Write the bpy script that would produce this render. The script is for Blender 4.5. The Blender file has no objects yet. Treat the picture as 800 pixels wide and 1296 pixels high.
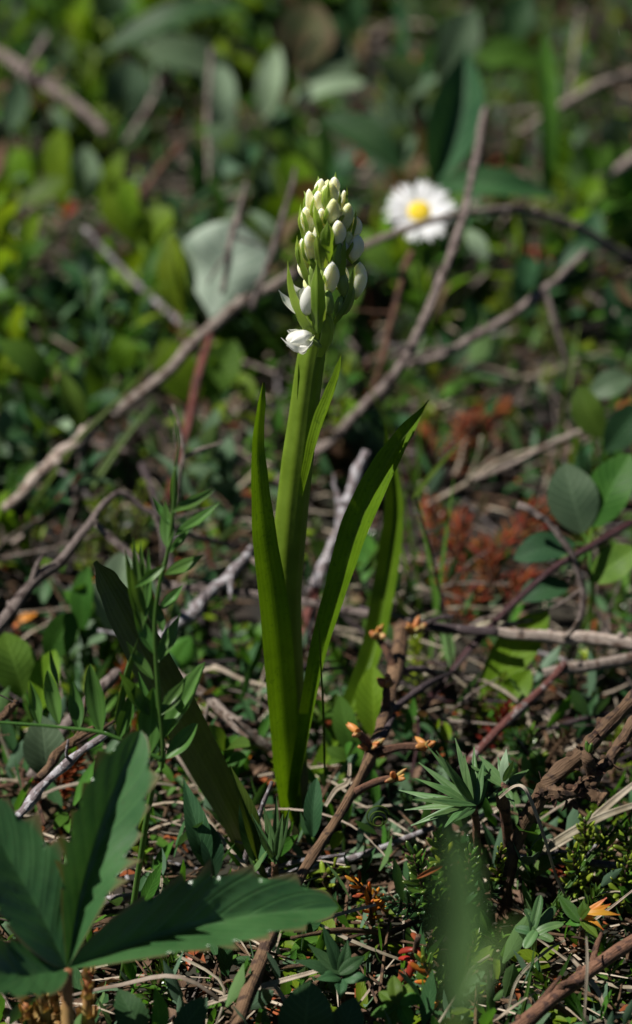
import bpy, math, random
from mathutils import Vector, Matrix, noise as mnoise

rnd = random.Random(11)
S = 0.01                      # everything below is written in centimetres
scene = bpy.context.scene
V = Vector
R = math.radians

# ------------------------------------------------------------------ camera
CAM = V((0.62, -70.0, 42.5))
PITCH = R(25.4)
FPX = 3960.0                  # focal length in pixels of the 800 x 1296 photograph
cam_d = bpy.data.cameras.new('camera')
cam = bpy.data.objects.new('camera', cam_d)
scene.collection.objects.link(cam)
scene.camera = cam
cam.location = CAM * S
cam.rotation_euler = (math.pi / 2 - PITCH, 0, 0)
cam_d.sensor_fit = 'VERTICAL'
cam_d.sensor_width = 24
cam_d.sensor_height = 36
cam_d.lens = 110
cam_d.clip_start = 0.01
cam_d.clip_end = 100
cam_d.dof.use_dof = True
cam_d.dof.focus_distance = 0.752
cam_d.dof.aperture_fstop = 10.5
cam_d.dof.aperture_blades = 9

# ------------------------------------------------------------------ sky, sun, exposure
SUN_AZ, SUN_EL = R(-103), R(54)          # from the left and a little behind the flower
world = bpy.data.worlds.new('World')
scene.world = world
world.use_nodes = True
wn = world.node_tree
sky = wn.nodes.new('ShaderNodeTexSky')
sky.sky_type = 'NISHITA'
sky.sun_disc = False
sky.sun_elevation = SUN_EL
sky.sun_rotation = SUN_AZ
sky.altitude = 2500
sky.air_density = .35
sky.dust_density = .1
wn.links.new(sky.outputs[0], wn.nodes['Background'].inputs[0])
wn.nodes['Background'].inputs[1].default_value = 0.05
sun_d = bpy.data.lights.new('sun', 'SUN')
sun_d.energy = 5.0
sun_d.angle = R(0.53)
sun_d.color = (1.0, 0.95, 0.87)
sun = bpy.data.objects.new('sun', sun_d)
scene.collection.objects.link(sun)
sd = V((math.cos(SUN_EL) * math.sin(SUN_AZ), math.cos(SUN_EL) * math.cos(SUN_AZ), math.sin(SUN_EL)))
sun.rotation_euler = sd.to_track_quat('Z', 'Y').to_euler()
sun.location = sd * 3
scene.view_settings.view_transform = 'Standard'
scene.view_settings.look = 'None'
scene.view_settings.exposure = 0.55
scene.view_settings.gamma = 1.0
scene.view_settings.use_curve_mapping = False
scene.cycles.max_bounces = 6
scene.cycles.transparent_max_bounces = 4
scene.cycles.caustics_reflective = False
scene.cycles.caustics_refractive = False

# ------------------------------------------------------------------ where things stand
_cp, _sp = math.cos(PITCH), math.sin(PITCH)
def ray(px, py):
    return V((px - 400, FPX * _cp + (648 - py) * _sp, -FPX * _sp + (648 - py) * _cp))
def W(px, py, Y):                       # point at distance Y behind the orchid
    d = ray(px, py)
    return CAM + d * ((Y - CAM.y) / d.y)
def G(px, py, h=0.0):                   # point at height h
    d = ray(px, py)
    return CAM + d * ((h - CAM.z) / d.z)
def proj(p):
    q = p - CAM
    dep = q.y * _cp - q.z * _sp
    return (400 + q.x / dep * FPX, 648 - (q.y * _sp + q.z * _cp) / dep * FPX, dep)
def pxcm(p):                            # pixels per centimetre at p
    return FPX / proj(p)[2]
def gz(x, y):
    n = mnoise.noise(V((x * .11, y * .11, 3.1))) * .7 + mnoise.noise(V((x * .33, y * .33, 7.7))) * .35
    f = min(1.0, max(0.0, (math.hypot(x, y) - 3) / 8))
    return n * f - .1

# ------------------------------------------------------------------ object helpers
COL = scene.collection
def thing(name, label, cat, loc, group=None):
    o = bpy.data.objects.new(name, None)
    COL.objects.link(o)
    o.location = loc * S
    o.empty_display_size = .005
    o['label'] = label; o['category'] = cat
    if group: o['group'] = group
    o['_l'] = 0
    del o['_l']
    return o
def mesh(name, geo, mat, smooth=True, origin=None):
    vs, fs, uv = geo
    o = origin or V((0, 0, 0))
    me = bpy.data.meshes.new(name)
    me.from_pydata([((v - o) * S)[:] for v in vs], [], fs)
    if uv:
        lay = me.uv_layers.new(name='UVMap')
        vi = [0] * len(me.loops)
        me.loops.foreach_get('vertex_index', vi)
        flat = []
        for i in vi: flat += uv[i]
        lay.data.foreach_set('uv', flat)
    if smooth: me.polygons.foreach_set('use_smooth', [True] * len(me.polygons))
    me.materials.append(mat)
    me.update()
    return me
def link(name, me, parent=None):
    o = bpy.data.objects.new(name, me)
    COL.objects.link(o)
    if parent is not None: o.parent = parent
    return o
def part(name, geo, mat, root, parent=None, label=None):
    """a mesh in world centimetres hung under its thing (or under a part of it)"""
    o = link(name, mesh(name, geo, mat, origin=root.location / S), parent or root)
    if label: o['label'] = label
    return o
def single(name, geo, mat, label, cat, loc, group=None):
    o = link(name, mesh(name, geo, mat, origin=loc))
    o.location = loc * S
    o['label'] = label; o['category'] = cat
    if group: o['group'] = group
    return o
def structure(name, geo, mat, kind='structure', label=None, cat=None, smooth=True):
    o = link(name, mesh(name, geo, mat, smooth))
    o['kind'] = kind
    if label: o['label'] = label
    if cat: o['category'] = cat
    return o
def inst(name, me, root, pos, T, N, sc, parent=None):
    """copy of a unit leaf (along +Y, face +Z) at world pos, pointing along T, facing N"""
    T = T.normalized(); X = T.cross(N)
    if X.length < 1e-5: X = T.orthogonal()
    X.normalize(); Z = X.cross(T)
    if isinstance(sc, (int, float)): sc = (sc, sc, sc)
    m = Matrix((X, T, Z)).transposed().to_4x4() @ Matrix.Diagonal((*sc, 1))
    m.translation = pos * S - root.location
    o = link(name, me, root)
    o.matrix_basis = m
    return o

# ------------------------------------------------------------------ geometry helpers
def cr(pts, n):
    """Catmull-Rom resample; pts may be Vectors or floats"""
    P = [pts[0]] + list(pts) + [pts[-1]]
    if isinstance(pts[0], V.__mro__[0]):
        P[0] = pts[0] * 2 - pts[1]; P[-1] = pts[-1] * 2 - pts[-2]
    out = []
    m = len(pts) - 1
    for k in range(n + 1):
        u = k / n * m
        i = min(int(u), m - 1); t = u - i
        a, b, c, d = P[i], P[i + 1], P[i + 2], P[i + 3]
        out.append((b * 2 + (c - a) * t + (a * 2 - b * 5 + c * 4 - d) * (t * t) + (b * 3 - a - c * 3 + d) * (t ** 3)) * .5)
    return out
def lin(ws, n):
    m = len(ws) - 1; out = []
    for k in range(n + 1):
        u = k / n * m; i = min(int(u), m - 1); t = u - i
        t = t * t * (3 - 2 * t)
        out.append(ws[i] * (1 - t) + ws[i + 1] * t)
    return out
def prof(kind, v):
    s = math.sin(math.pi * v)
    if kind == 'ell': return max(0, s) ** .7
    if kind == 'ovate': return max(0, math.sin(math.pi * v ** .72)) ** .8
    if kind == 'obov': return max(0, math.sin(math.pi * v ** 1.45)) ** .72
    if kind == 'lance': return max(0, math.sin(math.pi * v ** .8)) ** 1.05
    if kind == 'blade': return min(1, .45 + v * 4) * max(0, 1 - v) ** .55
    if kind == 'oblong': return (1 - abs(2 * v - 1) ** 3) ** .5
    if kind == 'tooth':
        saw = (v * 7.5) % 1
        return max(0, math.sin(math.pi * v ** .85)) ** .75 * (.82 + .22 * saw)
    return 1
def blade(pts, widths, N, fold=0.0, nv=14, nu=4, thick=0.0, wave=0.0, curl=0.0, seed=0, resample=True, skew=0.0, edge=None, pleat=0.0):
    """ribbon along pts; fold lifts both margins, curl bends them back, thick makes it a closed slab"""
    P = cr(pts, nv) if resample else pts
    Wd = lin(widths, nv) if len(widths) != nv + 1 else widths
    Fo = lin(fold, nv) if isinstance(fold, (list, tuple)) else [fold] * (nv + 1)
    if isinstance(N, (list, tuple)):
        NN = [v.normalized() for v in cr(list(N), nv)] if len(N) > 1 else [N[0]] * (nv + 1)
    else: NN = [N] * (nv + 1)
    vs, uv, fs = [], [], []
    low = []
    for i in range(nv + 1):
        t = (P[min(i + 1, nv)] - P[max(i - 1, 0)]).normalized()
        X = t.cross(NN[i])
        if X.length < 1e-4: X = t.orthogonal()
        X.normalize(); Z = X.cross(t)
        w = Wd[i] / 2
        for j in range(nu + 1):
            s = 2 * j / nu - 1
            a = abs(s)
            if edge and j in (0, nu): s *= edge[i]; a = abs(s)
            lift = a * w * math.sin(Fo[i]) - curl * w * a ** 3
            if pleat: lift += pleat * w * math.sin(2 * math.pi * 7.5 * (i / nv - a * .275)) * min(1, a * 3) * max(0, 1.15 - a)
            wv = wave * math.sin(i / nv * 11 + seed + (2.1 if s > 0 else 0)) * a * w
            p = P[i] + X * (s * w * math.cos(Fo[i])) + Z * (lift + wv) + t * (skew * a * w)
            vs.append(p); uv.append((j / nu, i / nv))
            if thick: low.append(p - Z * (thick * (1 - .75 * a)))
    c = nu + 1
    for i in range(nv):
        for j in range(nu):
            a = i * c + j
            fs.append((a, a + 1, a + 1 + c, a + c))
    if thick:
        o = len(vs)
        vs += low; uv += uv[:]
        for i in range(nv):
            for j in range(nu):
                a = o + i * c + j
                fs.append((a, a + c, a + 1 + c, a + 1))
            a = i * c; fs.append((a, a + c, o + a + c, o + a))
            a = i * c + nu; fs.append((a, o + a, o + a + c, a + c))
        fs.append(tuple(list(range(c)) + [o + nu - j for j in range(c)]))
        b = nv * c
        fs.append(tuple([b + nu - j for j in range(c)] + [o + b + j for j in range(c)]))
    return vs, fs, uv
def tube(pts, rad, n=7, nv=None, rough=0.0, seed=0, ridges=0, rd=0.0, flat=1.0, flatN=None):
    """tapering stem; rough makes it knotty"""
    nv = nv or max(4, len(pts) * 4)
    P = cr(pts, nv)
    Rr = lin(rad, nv) if isinstance(rad, (list, tuple)) else [rad] * (nv + 1)
    vs, uv, fs = [], [], []
    ref = flatN or V((.31, .22, .93))
    for i in range(nv + 1):
        t = (P[min(i + 1, nv)] - P[max(i - 1, 0)]).normalized()
        X = t.cross(ref)
        if X.length < 1e-3: X = t.orthogonal()
        X.normalize(); Y = t.cross(X).normalized()
        for k in range(n):
            a = 2 * math.pi * k / n
            r = Rr[i]
            if rough:
                r *= 1 + rough * mnoise.noise(V((math.cos(a) * 1.7 + seed * 3.7, math.sin(a) * 1.7, i * .24 + seed)))
                r *= 1 + rough * .7 * mnoise.noise(V((seed * 1.3, i * .17, 4))) + rough * .35 * mnoise.noise(V((math.cos(a) * 3 + seed, math.sin(a) * 3, i * .6)))
            if ridges: r *= 1 + rd * math.cos(a * ridges)
            vs.append(P[i] + X * (math.cos(a) * r) + Y * (math.sin(a) * r * flat))
            uv.append((k / n, i / nv))
    for i in range(nv):
        for k in range(n):
            a = i * n + k; b = i * n + (k + 1) % n
            fs.append((a, b, b + n, a + n))
    fs.append(tuple(range(n))[::-1])
    fs.append(tuple(nv * n + k for k in range(n)))
    return vs, fs, uv
def egg(A, B, w, n=12, m=9, side=None, lobes=3, ld=.07, flat=.85, power=.78, belly=.9, bend=0.0):
    """bud: swollen body from A to B"""
    ax = B - A
    L = ax.length; t = ax.normalized()
    X = (side or t.orthogonal()); X = (X - t * X.dot(t)).normalized(); Y = t.cross(X)
    vs, uv, fs = [A.copy()], [(0, 0)], []
    for i in range(1, m):
        v = i / m
        r = w / 2 * max(0, math.sin(math.pi * v ** belly)) ** power
        c = A + ax * v + Y * (bend * L * math.sin(math.pi * v))
        for k in range(n):
            a = 2 * math.pi * k / n
            q = r * (1 + ld * math.cos(a * lobes + v * .6))
            vs.append(c + X * (math.cos(a) * q) + Y * (math.sin(a) * q * flat))
            uv.append((k / n, v))
    vs.append(B.copy()); uv.append((.5, 1))
    for k in range(n): fs.append((0, 1 + (k + 1) % n, 1 + k))
    for i in range(m - 2):
        for k in range(n):
            a = 1 + i * n + k; b = 1 + i * n + (k + 1) % n
            fs.append((a, b, b + n, a + n))
    e = len(vs) - 1; s0 = 1 + (m - 2) * n
    for k in range(n): fs.append((s0 + k, s0 + (k + 1) % n, e))
    return vs, fs, uv
def join(*gs):
    vs, fs, uv = [], [], []
    for a, b, c in gs:
        o = len(vs)
        vs += a; uv += c
        fs += [tuple(i + o for i in f) for f in b]
    return vs, fs, uv

# ------------------------------------------------------------------ materials
def _nt(name):
    m = bpy.data.materials.new(name); m.use_nodes = True
    nt = m.node_tree; nt.nodes.clear()
    return m, nt, nt.nodes.new, nt.links.new
def leaf_mat(name, c1, c2, back=None, rough=.45, trans=.3, vein=None, vcol=None, vamt=.35, spec=.4, nscale=90, hue=.12, sss=0.0, ttint=(1.35, 1.25, .55),
             tip=None, tcol=None, base=None, tpos=(.8, 1.0), bpos=(0, .3), edge=None, sheen=0.0, spots=None, bump=.25, freq=9):
    m, nt, N, L = _nt(name)
    out = N('ShaderNodeOutputMaterial'); pb = N('ShaderNodeBsdfPrincipled'); tr = N('ShaderNodeBsdfTranslucent'); mx = N('ShaderNodeMixShader')
    tc = N('ShaderNodeTexCoord'); oi = N('ShaderNodeObjectInfo'); nz = N('ShaderNodeTexNoise'); geo = N('ShaderNodeNewGeometry')
    nz.inputs['Scale'].default_value = nscale; nz.inputs['Detail'].default_value = 5; nz.inputs['Roughness'].default_value = .6
    L(tc.outputs['Object'], nz.inputs['Vector'])
    def mixc(fac, a, b, mode='MIX'):
        x = N('ShaderNodeMix'); x.data_type = 'RGBA'; x.blend_type = mode
        for sock, val in ((0, fac), (6, a), (7, b)):
            if isinstance(val, (int, float)): x.inputs[sock].default_value = val
            elif isinstance(val, tuple): x.inputs[sock].default_value = (*val, 1)
            else: L(val, x.inputs[sock])
        return x.outputs[2]
    def mth(op, a, b=None, c=None):
        x = N('ShaderNodeMath'); x.operation = op
        for i, val in enumerate((a, b, c)):
            if val is None: continue
            if isinstance(val, (int, float)): x.inputs[i].default_value = val
            else: L(val, x.inputs[i])
        return x.outputs[0]
    def ss(x, lo, hi):
        r = N('ShaderNodeMapRange'); r.interpolation_type = 'SMOOTHSTEP'
        L(x, r.inputs[0]); r.inputs[1].default_value = lo; r.inputs[2].default_value = hi
        return r.outputs[0]
    col = mixc(ss(nz.outputs[0], .32, .68), c1, c2)
    sx = N('ShaderNodeSeparateXYZ'); L(tc.outputs['UV'], sx.inputs[0])
    u, v = sx.outputs[0], sx.outputs[1]
    au = mth('ABSOLUTE', mth('SUBTRACT', u, .5))
    vv = None
    if vein == 'par':
        vv = mth('MULTIPLY', mth('ADD', mth('SINE', mth('MULTIPLY', u, 2 * math.pi * freq)), 1), .5)
        vv = mth('MULTIPLY', vv, .5)
        vv = mth('MAXIMUM', vv, ss(mth('SUBTRACT', .06, au), 0, .05))
    elif vein == 'pin':
        q = mth('SINE', mth('MULTIPLY', mth('SUBTRACT', v, mth('MULTIPLY', au, .55)), 2 * math.pi * freq))
        vv = ss(q, .72, 1.0)
        vv = mth('MAXIMUM', vv, ss(mth('SUBTRACT', .045, au), 0, .035))
    elif vein == 'mid':
        vv = ss(mth('SUBTRACT', .05, au), 0, .04)
    if vv is not None:
        col = mixc(mth('MULTIPLY', vv, vamt), col, vcol or tuple(min(1, x * 1.9 + .02) for x in c2))
    if edge: col = mixc(ss(au, .42, .5), col, edge)
    if tip: col = mixc(ss(v, *tpos), col, tip)
    if base: col = mixc(mth('SUBTRACT', 1, ss(v, *bpos)), col, base)
    if spots:
        n2 = N('ShaderNodeTexNoise'); n2.inputs['Scale'].default_value = 900; n2.inputs['Detail'].default_value = 2
        L(tc.outputs['Object'], n2.inputs['Vector'])
        col = mixc(mth('MULTIPLY', ss(n2.outputs[0], .60, .68), .4), col, spots)
    hs = N('ShaderNodeHueSaturation')
    L(col, hs.inputs['Color'])
    L(mth('ADD', .5 - hue * .12, mth('MULTIPLY', oi.outputs['Random'], hue * .24)), hs.inputs['Hue'])
    r2 = mth('FRACT', mth('MULTIPLY', oi.outputs['Random'], 7.31))
    L(mth('ADD', 1 - hue * 1.6, mth('MULTIPLY', r2, hue * 3.2)), hs.inputs['Value'])
    hs.inputs['Saturation'].default_value = 1
    colf = hs.outputs[0]
    if back: colf2 = mixc(geo.outputs['Backfacing'], colf, mixc(.75, colf, back))
    else: colf2 = colf
    L(colf2, pb.inputs['Base Color']); pb.inputs['Roughness'].default_value = rough
    pb.inputs['Specular IOR Level'].default_value = spec
    if sss:
        pb.inputs['Subsurface Weight'].default_value = sss; pb.inputs['Subsurface Radius'].default_value = (1, .9, .5); pb.inputs['Subsurface Scale'].default_value = .003
    if sheen: pb.inputs['Sheen Weight'].default_value = sheen
    # light passing through the blade comes out yellower
    L(mixc(1.0, colf, ttint, 'MULTIPLY'), tr.inputs[0])
    bp = N('ShaderNodeBump'); bp.inputs['Strength'].default_value = bump; bp.inputs['Distance'].default_value = .0006
    hgt = nz.outputs[0]
    if vv is not None: hgt = mth('SUBTRACT', nz.outputs[0], mth('MULTIPLY', vv, .8))
    L(hgt, bp.inputs['Height']); L(bp.outputs[0], pb.inputs['Normal'])
    L(mth('ADD', rough - .08, mth('MULTIPLY', nz.outputs[0], .18)), pb.inputs['Roughness'])
    mx.inputs[0].default_value = trans
    L(pb.outputs[0], mx.inputs[1]); L(tr.outputs[0], mx.inputs[2]); L(mx.outputs[0], out.inputs[0])
    return m
def bark_mat(name, c1, c2, c3=None, rough=.8, scale=160, amt=.5, bump=.9, stretch=.25, lo=.5, hi=.62):
    m, nt, N, L = _nt(name)
    out = N('ShaderNodeOutputMaterial'); pb = N('ShaderNodeBsdfPrincipled'); tc = N('ShaderNodeTexCoord')
    n1 = N('ShaderNodeTexNoise'); n1.inputs['Scale'].default_value = scale; n1.inputs['Detail'].default_value = 6; n1.inputs['Roughness'].default_value = .65
    n2 = N('ShaderNodeTexNoise'); n2.inputs['Scale'].default_value = scale * 2.3; n2.inputs['Detail'].default_value = 4
    L(tc.outputs['Object'], n1.inputs[0]); L(tc.outputs['Object'], n2.inputs[0])
    # long fibres follow the stem
    n3 = N('ShaderNodeTexNoise'); n3.inputs['Scale'].default_value = 1; n3.inputs['Detail'].default_value = 4
    mp = N('ShaderNodeMapping'); mp.inputs['Scale'].default_value = (26, 14, 1)
    L(tc.outputs['UV'], mp.inputs[0]); L(mp.outputs[0], n3.inputs[0])
    a = N('ShaderNodeMix'); a.data_type = 'RGBA'; a.inputs[6].default_value = (*c1, 1); a.inputs[7].default_value = (*c2, 1)
    r = N('ShaderNodeMapRange'); r.inputs[1].default_value = .35; r.inputs[2].default_value = .65
    av = N('ShaderNodeMath'); av.operation = 'ADD'; L(n1.outputs[0], av.inputs[0]); L(n3.outputs[0], av.inputs[1])
    hf = N('ShaderNodeMath'); hf.operation = 'MULTIPLY'; L(av.outputs[0], hf.inputs[0]); hf.inputs[1].default_value = .5
    L(hf.outputs[0], r.inputs[0]); L(r.outputs[0], a.inputs[0])
    col = a.outputs[2]
    if c3:
        b = N('ShaderNodeMix'); b.data_type = 'RGBA'; L(col, b.inputs[6]); b.inputs[7].default_value = (*c3, 1)
        r2 = N('ShaderNodeMapRange'); r2.inputs[1].default_value = lo; r2.inputs[2].default_value = hi
        L(n2.outputs[0], r2.inputs[0]); L(r2.outputs[0], b.inputs[0]); col = b.outputs[2]
    oi = N('ShaderNodeObjectInfo'); hs = N('ShaderNodeHueSaturation')
    vm = N('ShaderNodeMath'); vm.operation = 'MULTIPLY_ADD'; L(oi.outputs['Random'], vm.inputs[0]); vm.inputs[1].default_value = .5; vm.inputs[2].default_value = .75
    L(vm.outputs[0], hs.inputs['Value']); L(col, hs.inputs['Color'])
    L(hs.outputs[0], pb.inputs['Base Color']); pb.inputs['Roughness'].default_value = rough; pb.inputs['Specular IOR Level'].default_value = .3
    bp = N('ShaderNodeBump'); bp.inputs['Strength'].default_value = bump; bp.inputs['Distance'].default_value = .0016
    L(hf.outputs[0], bp.inputs['Height']); L(bp.outputs[0], pb.inputs['Normal'])
    L(pb.outputs[0], out.inputs[0])
    return m

M = {}
M['orchid'] = leaf_mat('orchid_leaf_green', (.078, .150, .004), (.105, .195, .006), rough=.42, trans=.50, vein='par', vamt=.16, spec=.22, hue=.05, nscale=140, spots=(.035, .08, .006), freq=7, tip=(.04, .05, .008), tpos=(.97, 1.0))
M['orchid_dark'] = leaf_mat('orchid_shaded_leaf_green', (.024, .048, .010), (.034, .066, .011), rough=.42, trans=.14, vein='par', vamt=.12, hue=.04, spots=(.018, .035, .008), freq=7, nscale=160)  # left leaf's shade put into a darker green; the foot sheath shares it
M['orchid_far'] = leaf_mat('orchid_rear_leaf_green', (.055, .110, .005), (.075, .140, .007), rough=.45, trans=.28, vein='par', vamt=.1, spec=.2, hue=.04, nscale=140, freq=7)
M['ostem'] = leaf_mat('orchid_stem_green', (.110, .185, .013), (.150, .240, .022), rough=.4, trans=.25, vein='par', vamt=.30, vcol=(.13, .22, .03), hue=.03, freq=8, nscale=160)
M['bract'] = leaf_mat('bract_green', (.210, .330, .040), (.265, .390, .060), rough=.42, trans=.45, vein='par', vamt=.25, vcol=(.15, .25, .04), hue=.08, freq=2.5, edge=(.36, .44, .16), nscale=150)
M['bud'] = leaf_mat('bud_cream', (.86, .84, .54), (.92, .90, .68), rough=.5, trans=.0, sss=.8, hue=.03, base=(.36, .45, .07), bpos=(.0, .36), vein=None, nscale=220, bump=.12, spec=.3)
M['budg'] = leaf_mat('bud_green_cream', (.58, .64, .26), (.74, .76, .46), rough=.5, trans=.0, sss=.8, hue=.05, base=(.24, .34, .04), bpos=(0, .5), nscale=220, bump=.12, spec=.3)
M['petal'] = leaf_mat('orchid_petal_white', (.80, .81, .74), (.86, .86, .82), rough=.5, trans=.4, hue=.02, ttint=(1, 1, .96), base=(.55, .62, .30), bpos=(0, .22), nscale=200, bump=.1, spec=.3)
M['ovary'] = leaf_mat('ovary_green', (.20, .30, .06), (.25, .36, .08), rough=.4, trans=.2, vein='par', vamt=.3, freq=5, hue=.05)
M['daisy'] = leaf_mat('daisy_ray_white', (.80, .81, .84), (.86, .87, .88), rough=.6, trans=.35, hue=.02, ttint=(1, 1, .96), nscale=200, bump=.1)
M['disc'] = leaf_mat('daisy_disc_yellow', (.80, .56, .02), (.62, .46, .02), rough=.7, trans=.1, hue=.03, nscale=700, bump=.8)
M['herb'] = leaf_mat('herb_leaf_green', (.028, .090, .028), (.052, .136, .044), back=(.11, .17, .11), rough=.33, trans=.34, vein='pin', vamt=.3, vcol=(.07, .17, .055), hue=.05, edge=(.13, .11, .05), freq=7.5, spec=.6, nscale=55, spots=(.06, .10, .04))
M['vetch'] = leaf_mat('vetch_leaf_green', (.055, .135, .024), (.080, .175, .036), back=(.10, .18, .07), rough=.4, trans=.4, vein='par', vamt=.25, freq=3, hue=.12)
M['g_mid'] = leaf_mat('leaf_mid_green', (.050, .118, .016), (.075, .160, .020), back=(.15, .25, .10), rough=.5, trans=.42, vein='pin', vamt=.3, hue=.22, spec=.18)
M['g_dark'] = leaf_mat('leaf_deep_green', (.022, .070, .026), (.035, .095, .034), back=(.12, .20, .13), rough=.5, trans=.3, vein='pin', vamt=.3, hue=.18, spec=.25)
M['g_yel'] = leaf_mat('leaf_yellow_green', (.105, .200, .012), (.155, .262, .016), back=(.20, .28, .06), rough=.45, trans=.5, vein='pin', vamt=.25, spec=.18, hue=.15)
M['g_pale'] = leaf_mat('leaf_pale_green', (.15, .22, .13), (.20, .28, .18), rough=.55, trans=.15, vein='pin', vamt=.25, vcol=(.25, .32, .21), spec=.18, hue=.1, freq=6)
M['g_white'] = leaf_mat('leaf_silvery_underside', (.19, .25, .19), (.25, .31, .25), rough=.55, trans=.12, vein='pin', vamt=.3, vcol=(.40, .45, .37), spec=.18, hue=.05, freq=6)
M['g_blue'] = leaf_mat('leaf_grey_green', (.065, .115, .062), (.092, .148, .082), back=(.22, .29, .22), rough=.5, trans=.3, vein='pin', vamt=.3, spec=.18, hue=.15)
M['g_red'] = leaf_mat('leaf_red_tinged', (.14, .075, .050), (.10, .13, .055), rough=.45, trans=.25, vein='pin', vamt=.25, vcol=(.2, .12, .08), spec=.18, hue=.15, nscale=45)
M['grass'] = leaf_mat('grass_green', (.075, .15, .02), (.11, .19, .03), rough=.42, trans=.45, vein='par', vamt=.2, spec=.18, hue=.2, freq=4)
M['straw'] = leaf_mat('dry_grass', (.22, .18, .13), (.40, .35, .28), rough=.65, trans=.15, vein='par', vamt=.25, vcol=(.22, .17, .11), spec=.18, hue=.2, freq=4, nscale=160)
M['rust'] = leaf_mat('dead_leaf_rust', (.19, .046, .016), (.30, .080, .026), rough=.65, trans=.2, spec=.18, hue=.2, nscale=150)
M['brown'] = leaf_mat('dead_leaf_brown', (.060, .036, .022), (.125, .082, .052), rough=.7, trans=.15, vein='pin', vamt=.3, spec=.18, hue=.25, nscale=150)
M['orange'] = leaf_mat('leaf_orange', (.55, .22, .02), (.62, .30, .04), rough=.5, trans=.3, hue=.12, tip=(.45, .10, .02), tpos=(.7, 1))
M['redleaf'] = leaf_mat('leaf_red', (.30, .035, .02), (.42, .07, .03), rough=.4, trans=.3, hue=.12)
M['crow'] = leaf_mat('crowberry_green', (.048, .110, .014), (.075, .155, .020), rough=.25, trans=.2, vein='mid', vamt=.4, vcol=(.16, .25, .06), hue=.12, spec=.6, nscale=240, tip=(.15, .20, .03), tpos=(.85, 1))
M['crow_y'] = leaf_mat('crowberry_young_green', (.16, .24, .02), (.24, .31, .03), rough=.32, trans=.3, hue=.15, spec=.5)
M['crow_d'] = leaf_mat('crowberry_deep_green', (.018, .050, .014), (.028, .075, .020), rough=.25, trans=.1, hue=.1, spec=.55)
M['heather'] = leaf_mat('shrub_leaf_grey_green', (.055, .125, .040), (.085, .170, .055), back=(.24, .31, .22), rough=.45, trans=.2, vein='mid', vamt=.5, vcol=(.16, .26, .10), hue=.1, nscale=200)
M['bud_o'] = leaf_mat('scale_bud_orange', (.50, .24, .05), (.42, .16, .06), rough=.5, trans=.2, hue=.15, base=(.20, .22, .05), bpos=(0, .4))
M['scale'] = leaf_mat('scale_tan', (.40, .26, .10), (.30, .27, .09), rough=.5, trans=.2, hue=.12, tip=(.38, .16, .07), tpos=(.6, 1), base=(.22, .28, .07), bpos=(0, .4), edge=(.5, .36, .2))
M['twig'] = bark_mat('twig_grey_brown', (.13, .10, .09), (.26, .215, .195), (.06, .042, .038))
M['twig_pale'] = bark_mat('twig_pale', (.24, .195, .165), (.38, .32, .28), (.12, .08, .06))
M['twig_dark'] = bark_mat('twig_dark', (.030, .022, .026), (.075, .055, .058), (.14, .11, .11), lo=.58, hi=.7)
M['twig_brown'] = bark_mat('twig_brown', (.085, .048, .026), (.17, .105, .060), (.045, .026, .018), lo=.52)
M['twig_warm'] = bark_mat('twig_red_brown', (.085, .040, .024), (.19, .100, .062), (.05, .026, .02), lo=.54)
M['twig_red'] = bark_mat('stem_red', (.13, .032, .024), (.20, .062, .045), (.08, .025, .02), rough=.5)
M['twig_wine'] = bark_mat('stem_dark_red', (.030, .009, .012), (.060, .018, .022), (.10, .07, .07), rough=.5, lo=.6, hi=.7)
M['lichen'] = bark_mat('twig_lichened', (.10, .075, .075), (.24, .21, .22), (.36, .35, .37), lo=.50, hi=.57, scale=220)
M['redlichen'] = bark_mat('stem_red_flaking', (.10, .032, .028), (.17, .070, .058), (.30, .25, .24), lo=.53, hi=.58, scale=170)

def soil_mat():
    m, nt, N, L = _nt('peaty_soil')
    out = N('ShaderNodeOutputMaterial'); pb = N('ShaderNodeBsdfPrincipled'); tc = N('ShaderNodeTexCoord')
    n1 = N('ShaderNodeTexNoise'); n1.inputs['Scale'].default_value = 60; n1.inputs['Detail'].default_value = 8
    n2 = N('ShaderNodeTexNoise'); n2.inputs['Scale'].default_value = 9; n2.inputs['Detail'].default_value = 4
    L(tc.outputs['Object'], n1.inputs[0]); L(tc.outputs['Object'], n2.inputs[0])
    a = N('ShaderNodeValToRGB'); a.color_ramp.elements[0].color = (.006, .005, .004, 1); a.color_ramp.elements[1].color = (.035, .022, .015, 1)
    a.color_ramp.elements[0].position = .35; a.color_ramp.elements[1].position = .7
    L(n1.outputs[0], a.inputs[0])
    b = N('ShaderNodeMix'); b.data_type = 'RGBA'; b.inputs[7].default_value = (.016, .018, .008, 1)
    r = N('ShaderNodeMapRange'); r.inputs[1].default_value = .45; r.inputs[2].default_value = .65
    L(n2.outputs[0], r.inputs[0]); L(r.outputs[0], b.inputs[0]); L(a.outputs[0], b.inputs[6])
    L(b.outputs[2], pb.inputs['Base Color']); pb.inputs['Roughness'].default_value = .95
    bp = N('ShaderNodeBump'); bp.inputs['Strength'].default_value = 1; bp.inputs['Distance'].default_value = .003
    L(n1.outputs[0], bp.inputs['Height']); L(bp.outputs[0], pb.inputs['Normal']); L(pb.outputs[0], out.inputs[0])
    return m
M['soil'] = soil_mat()

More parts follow.
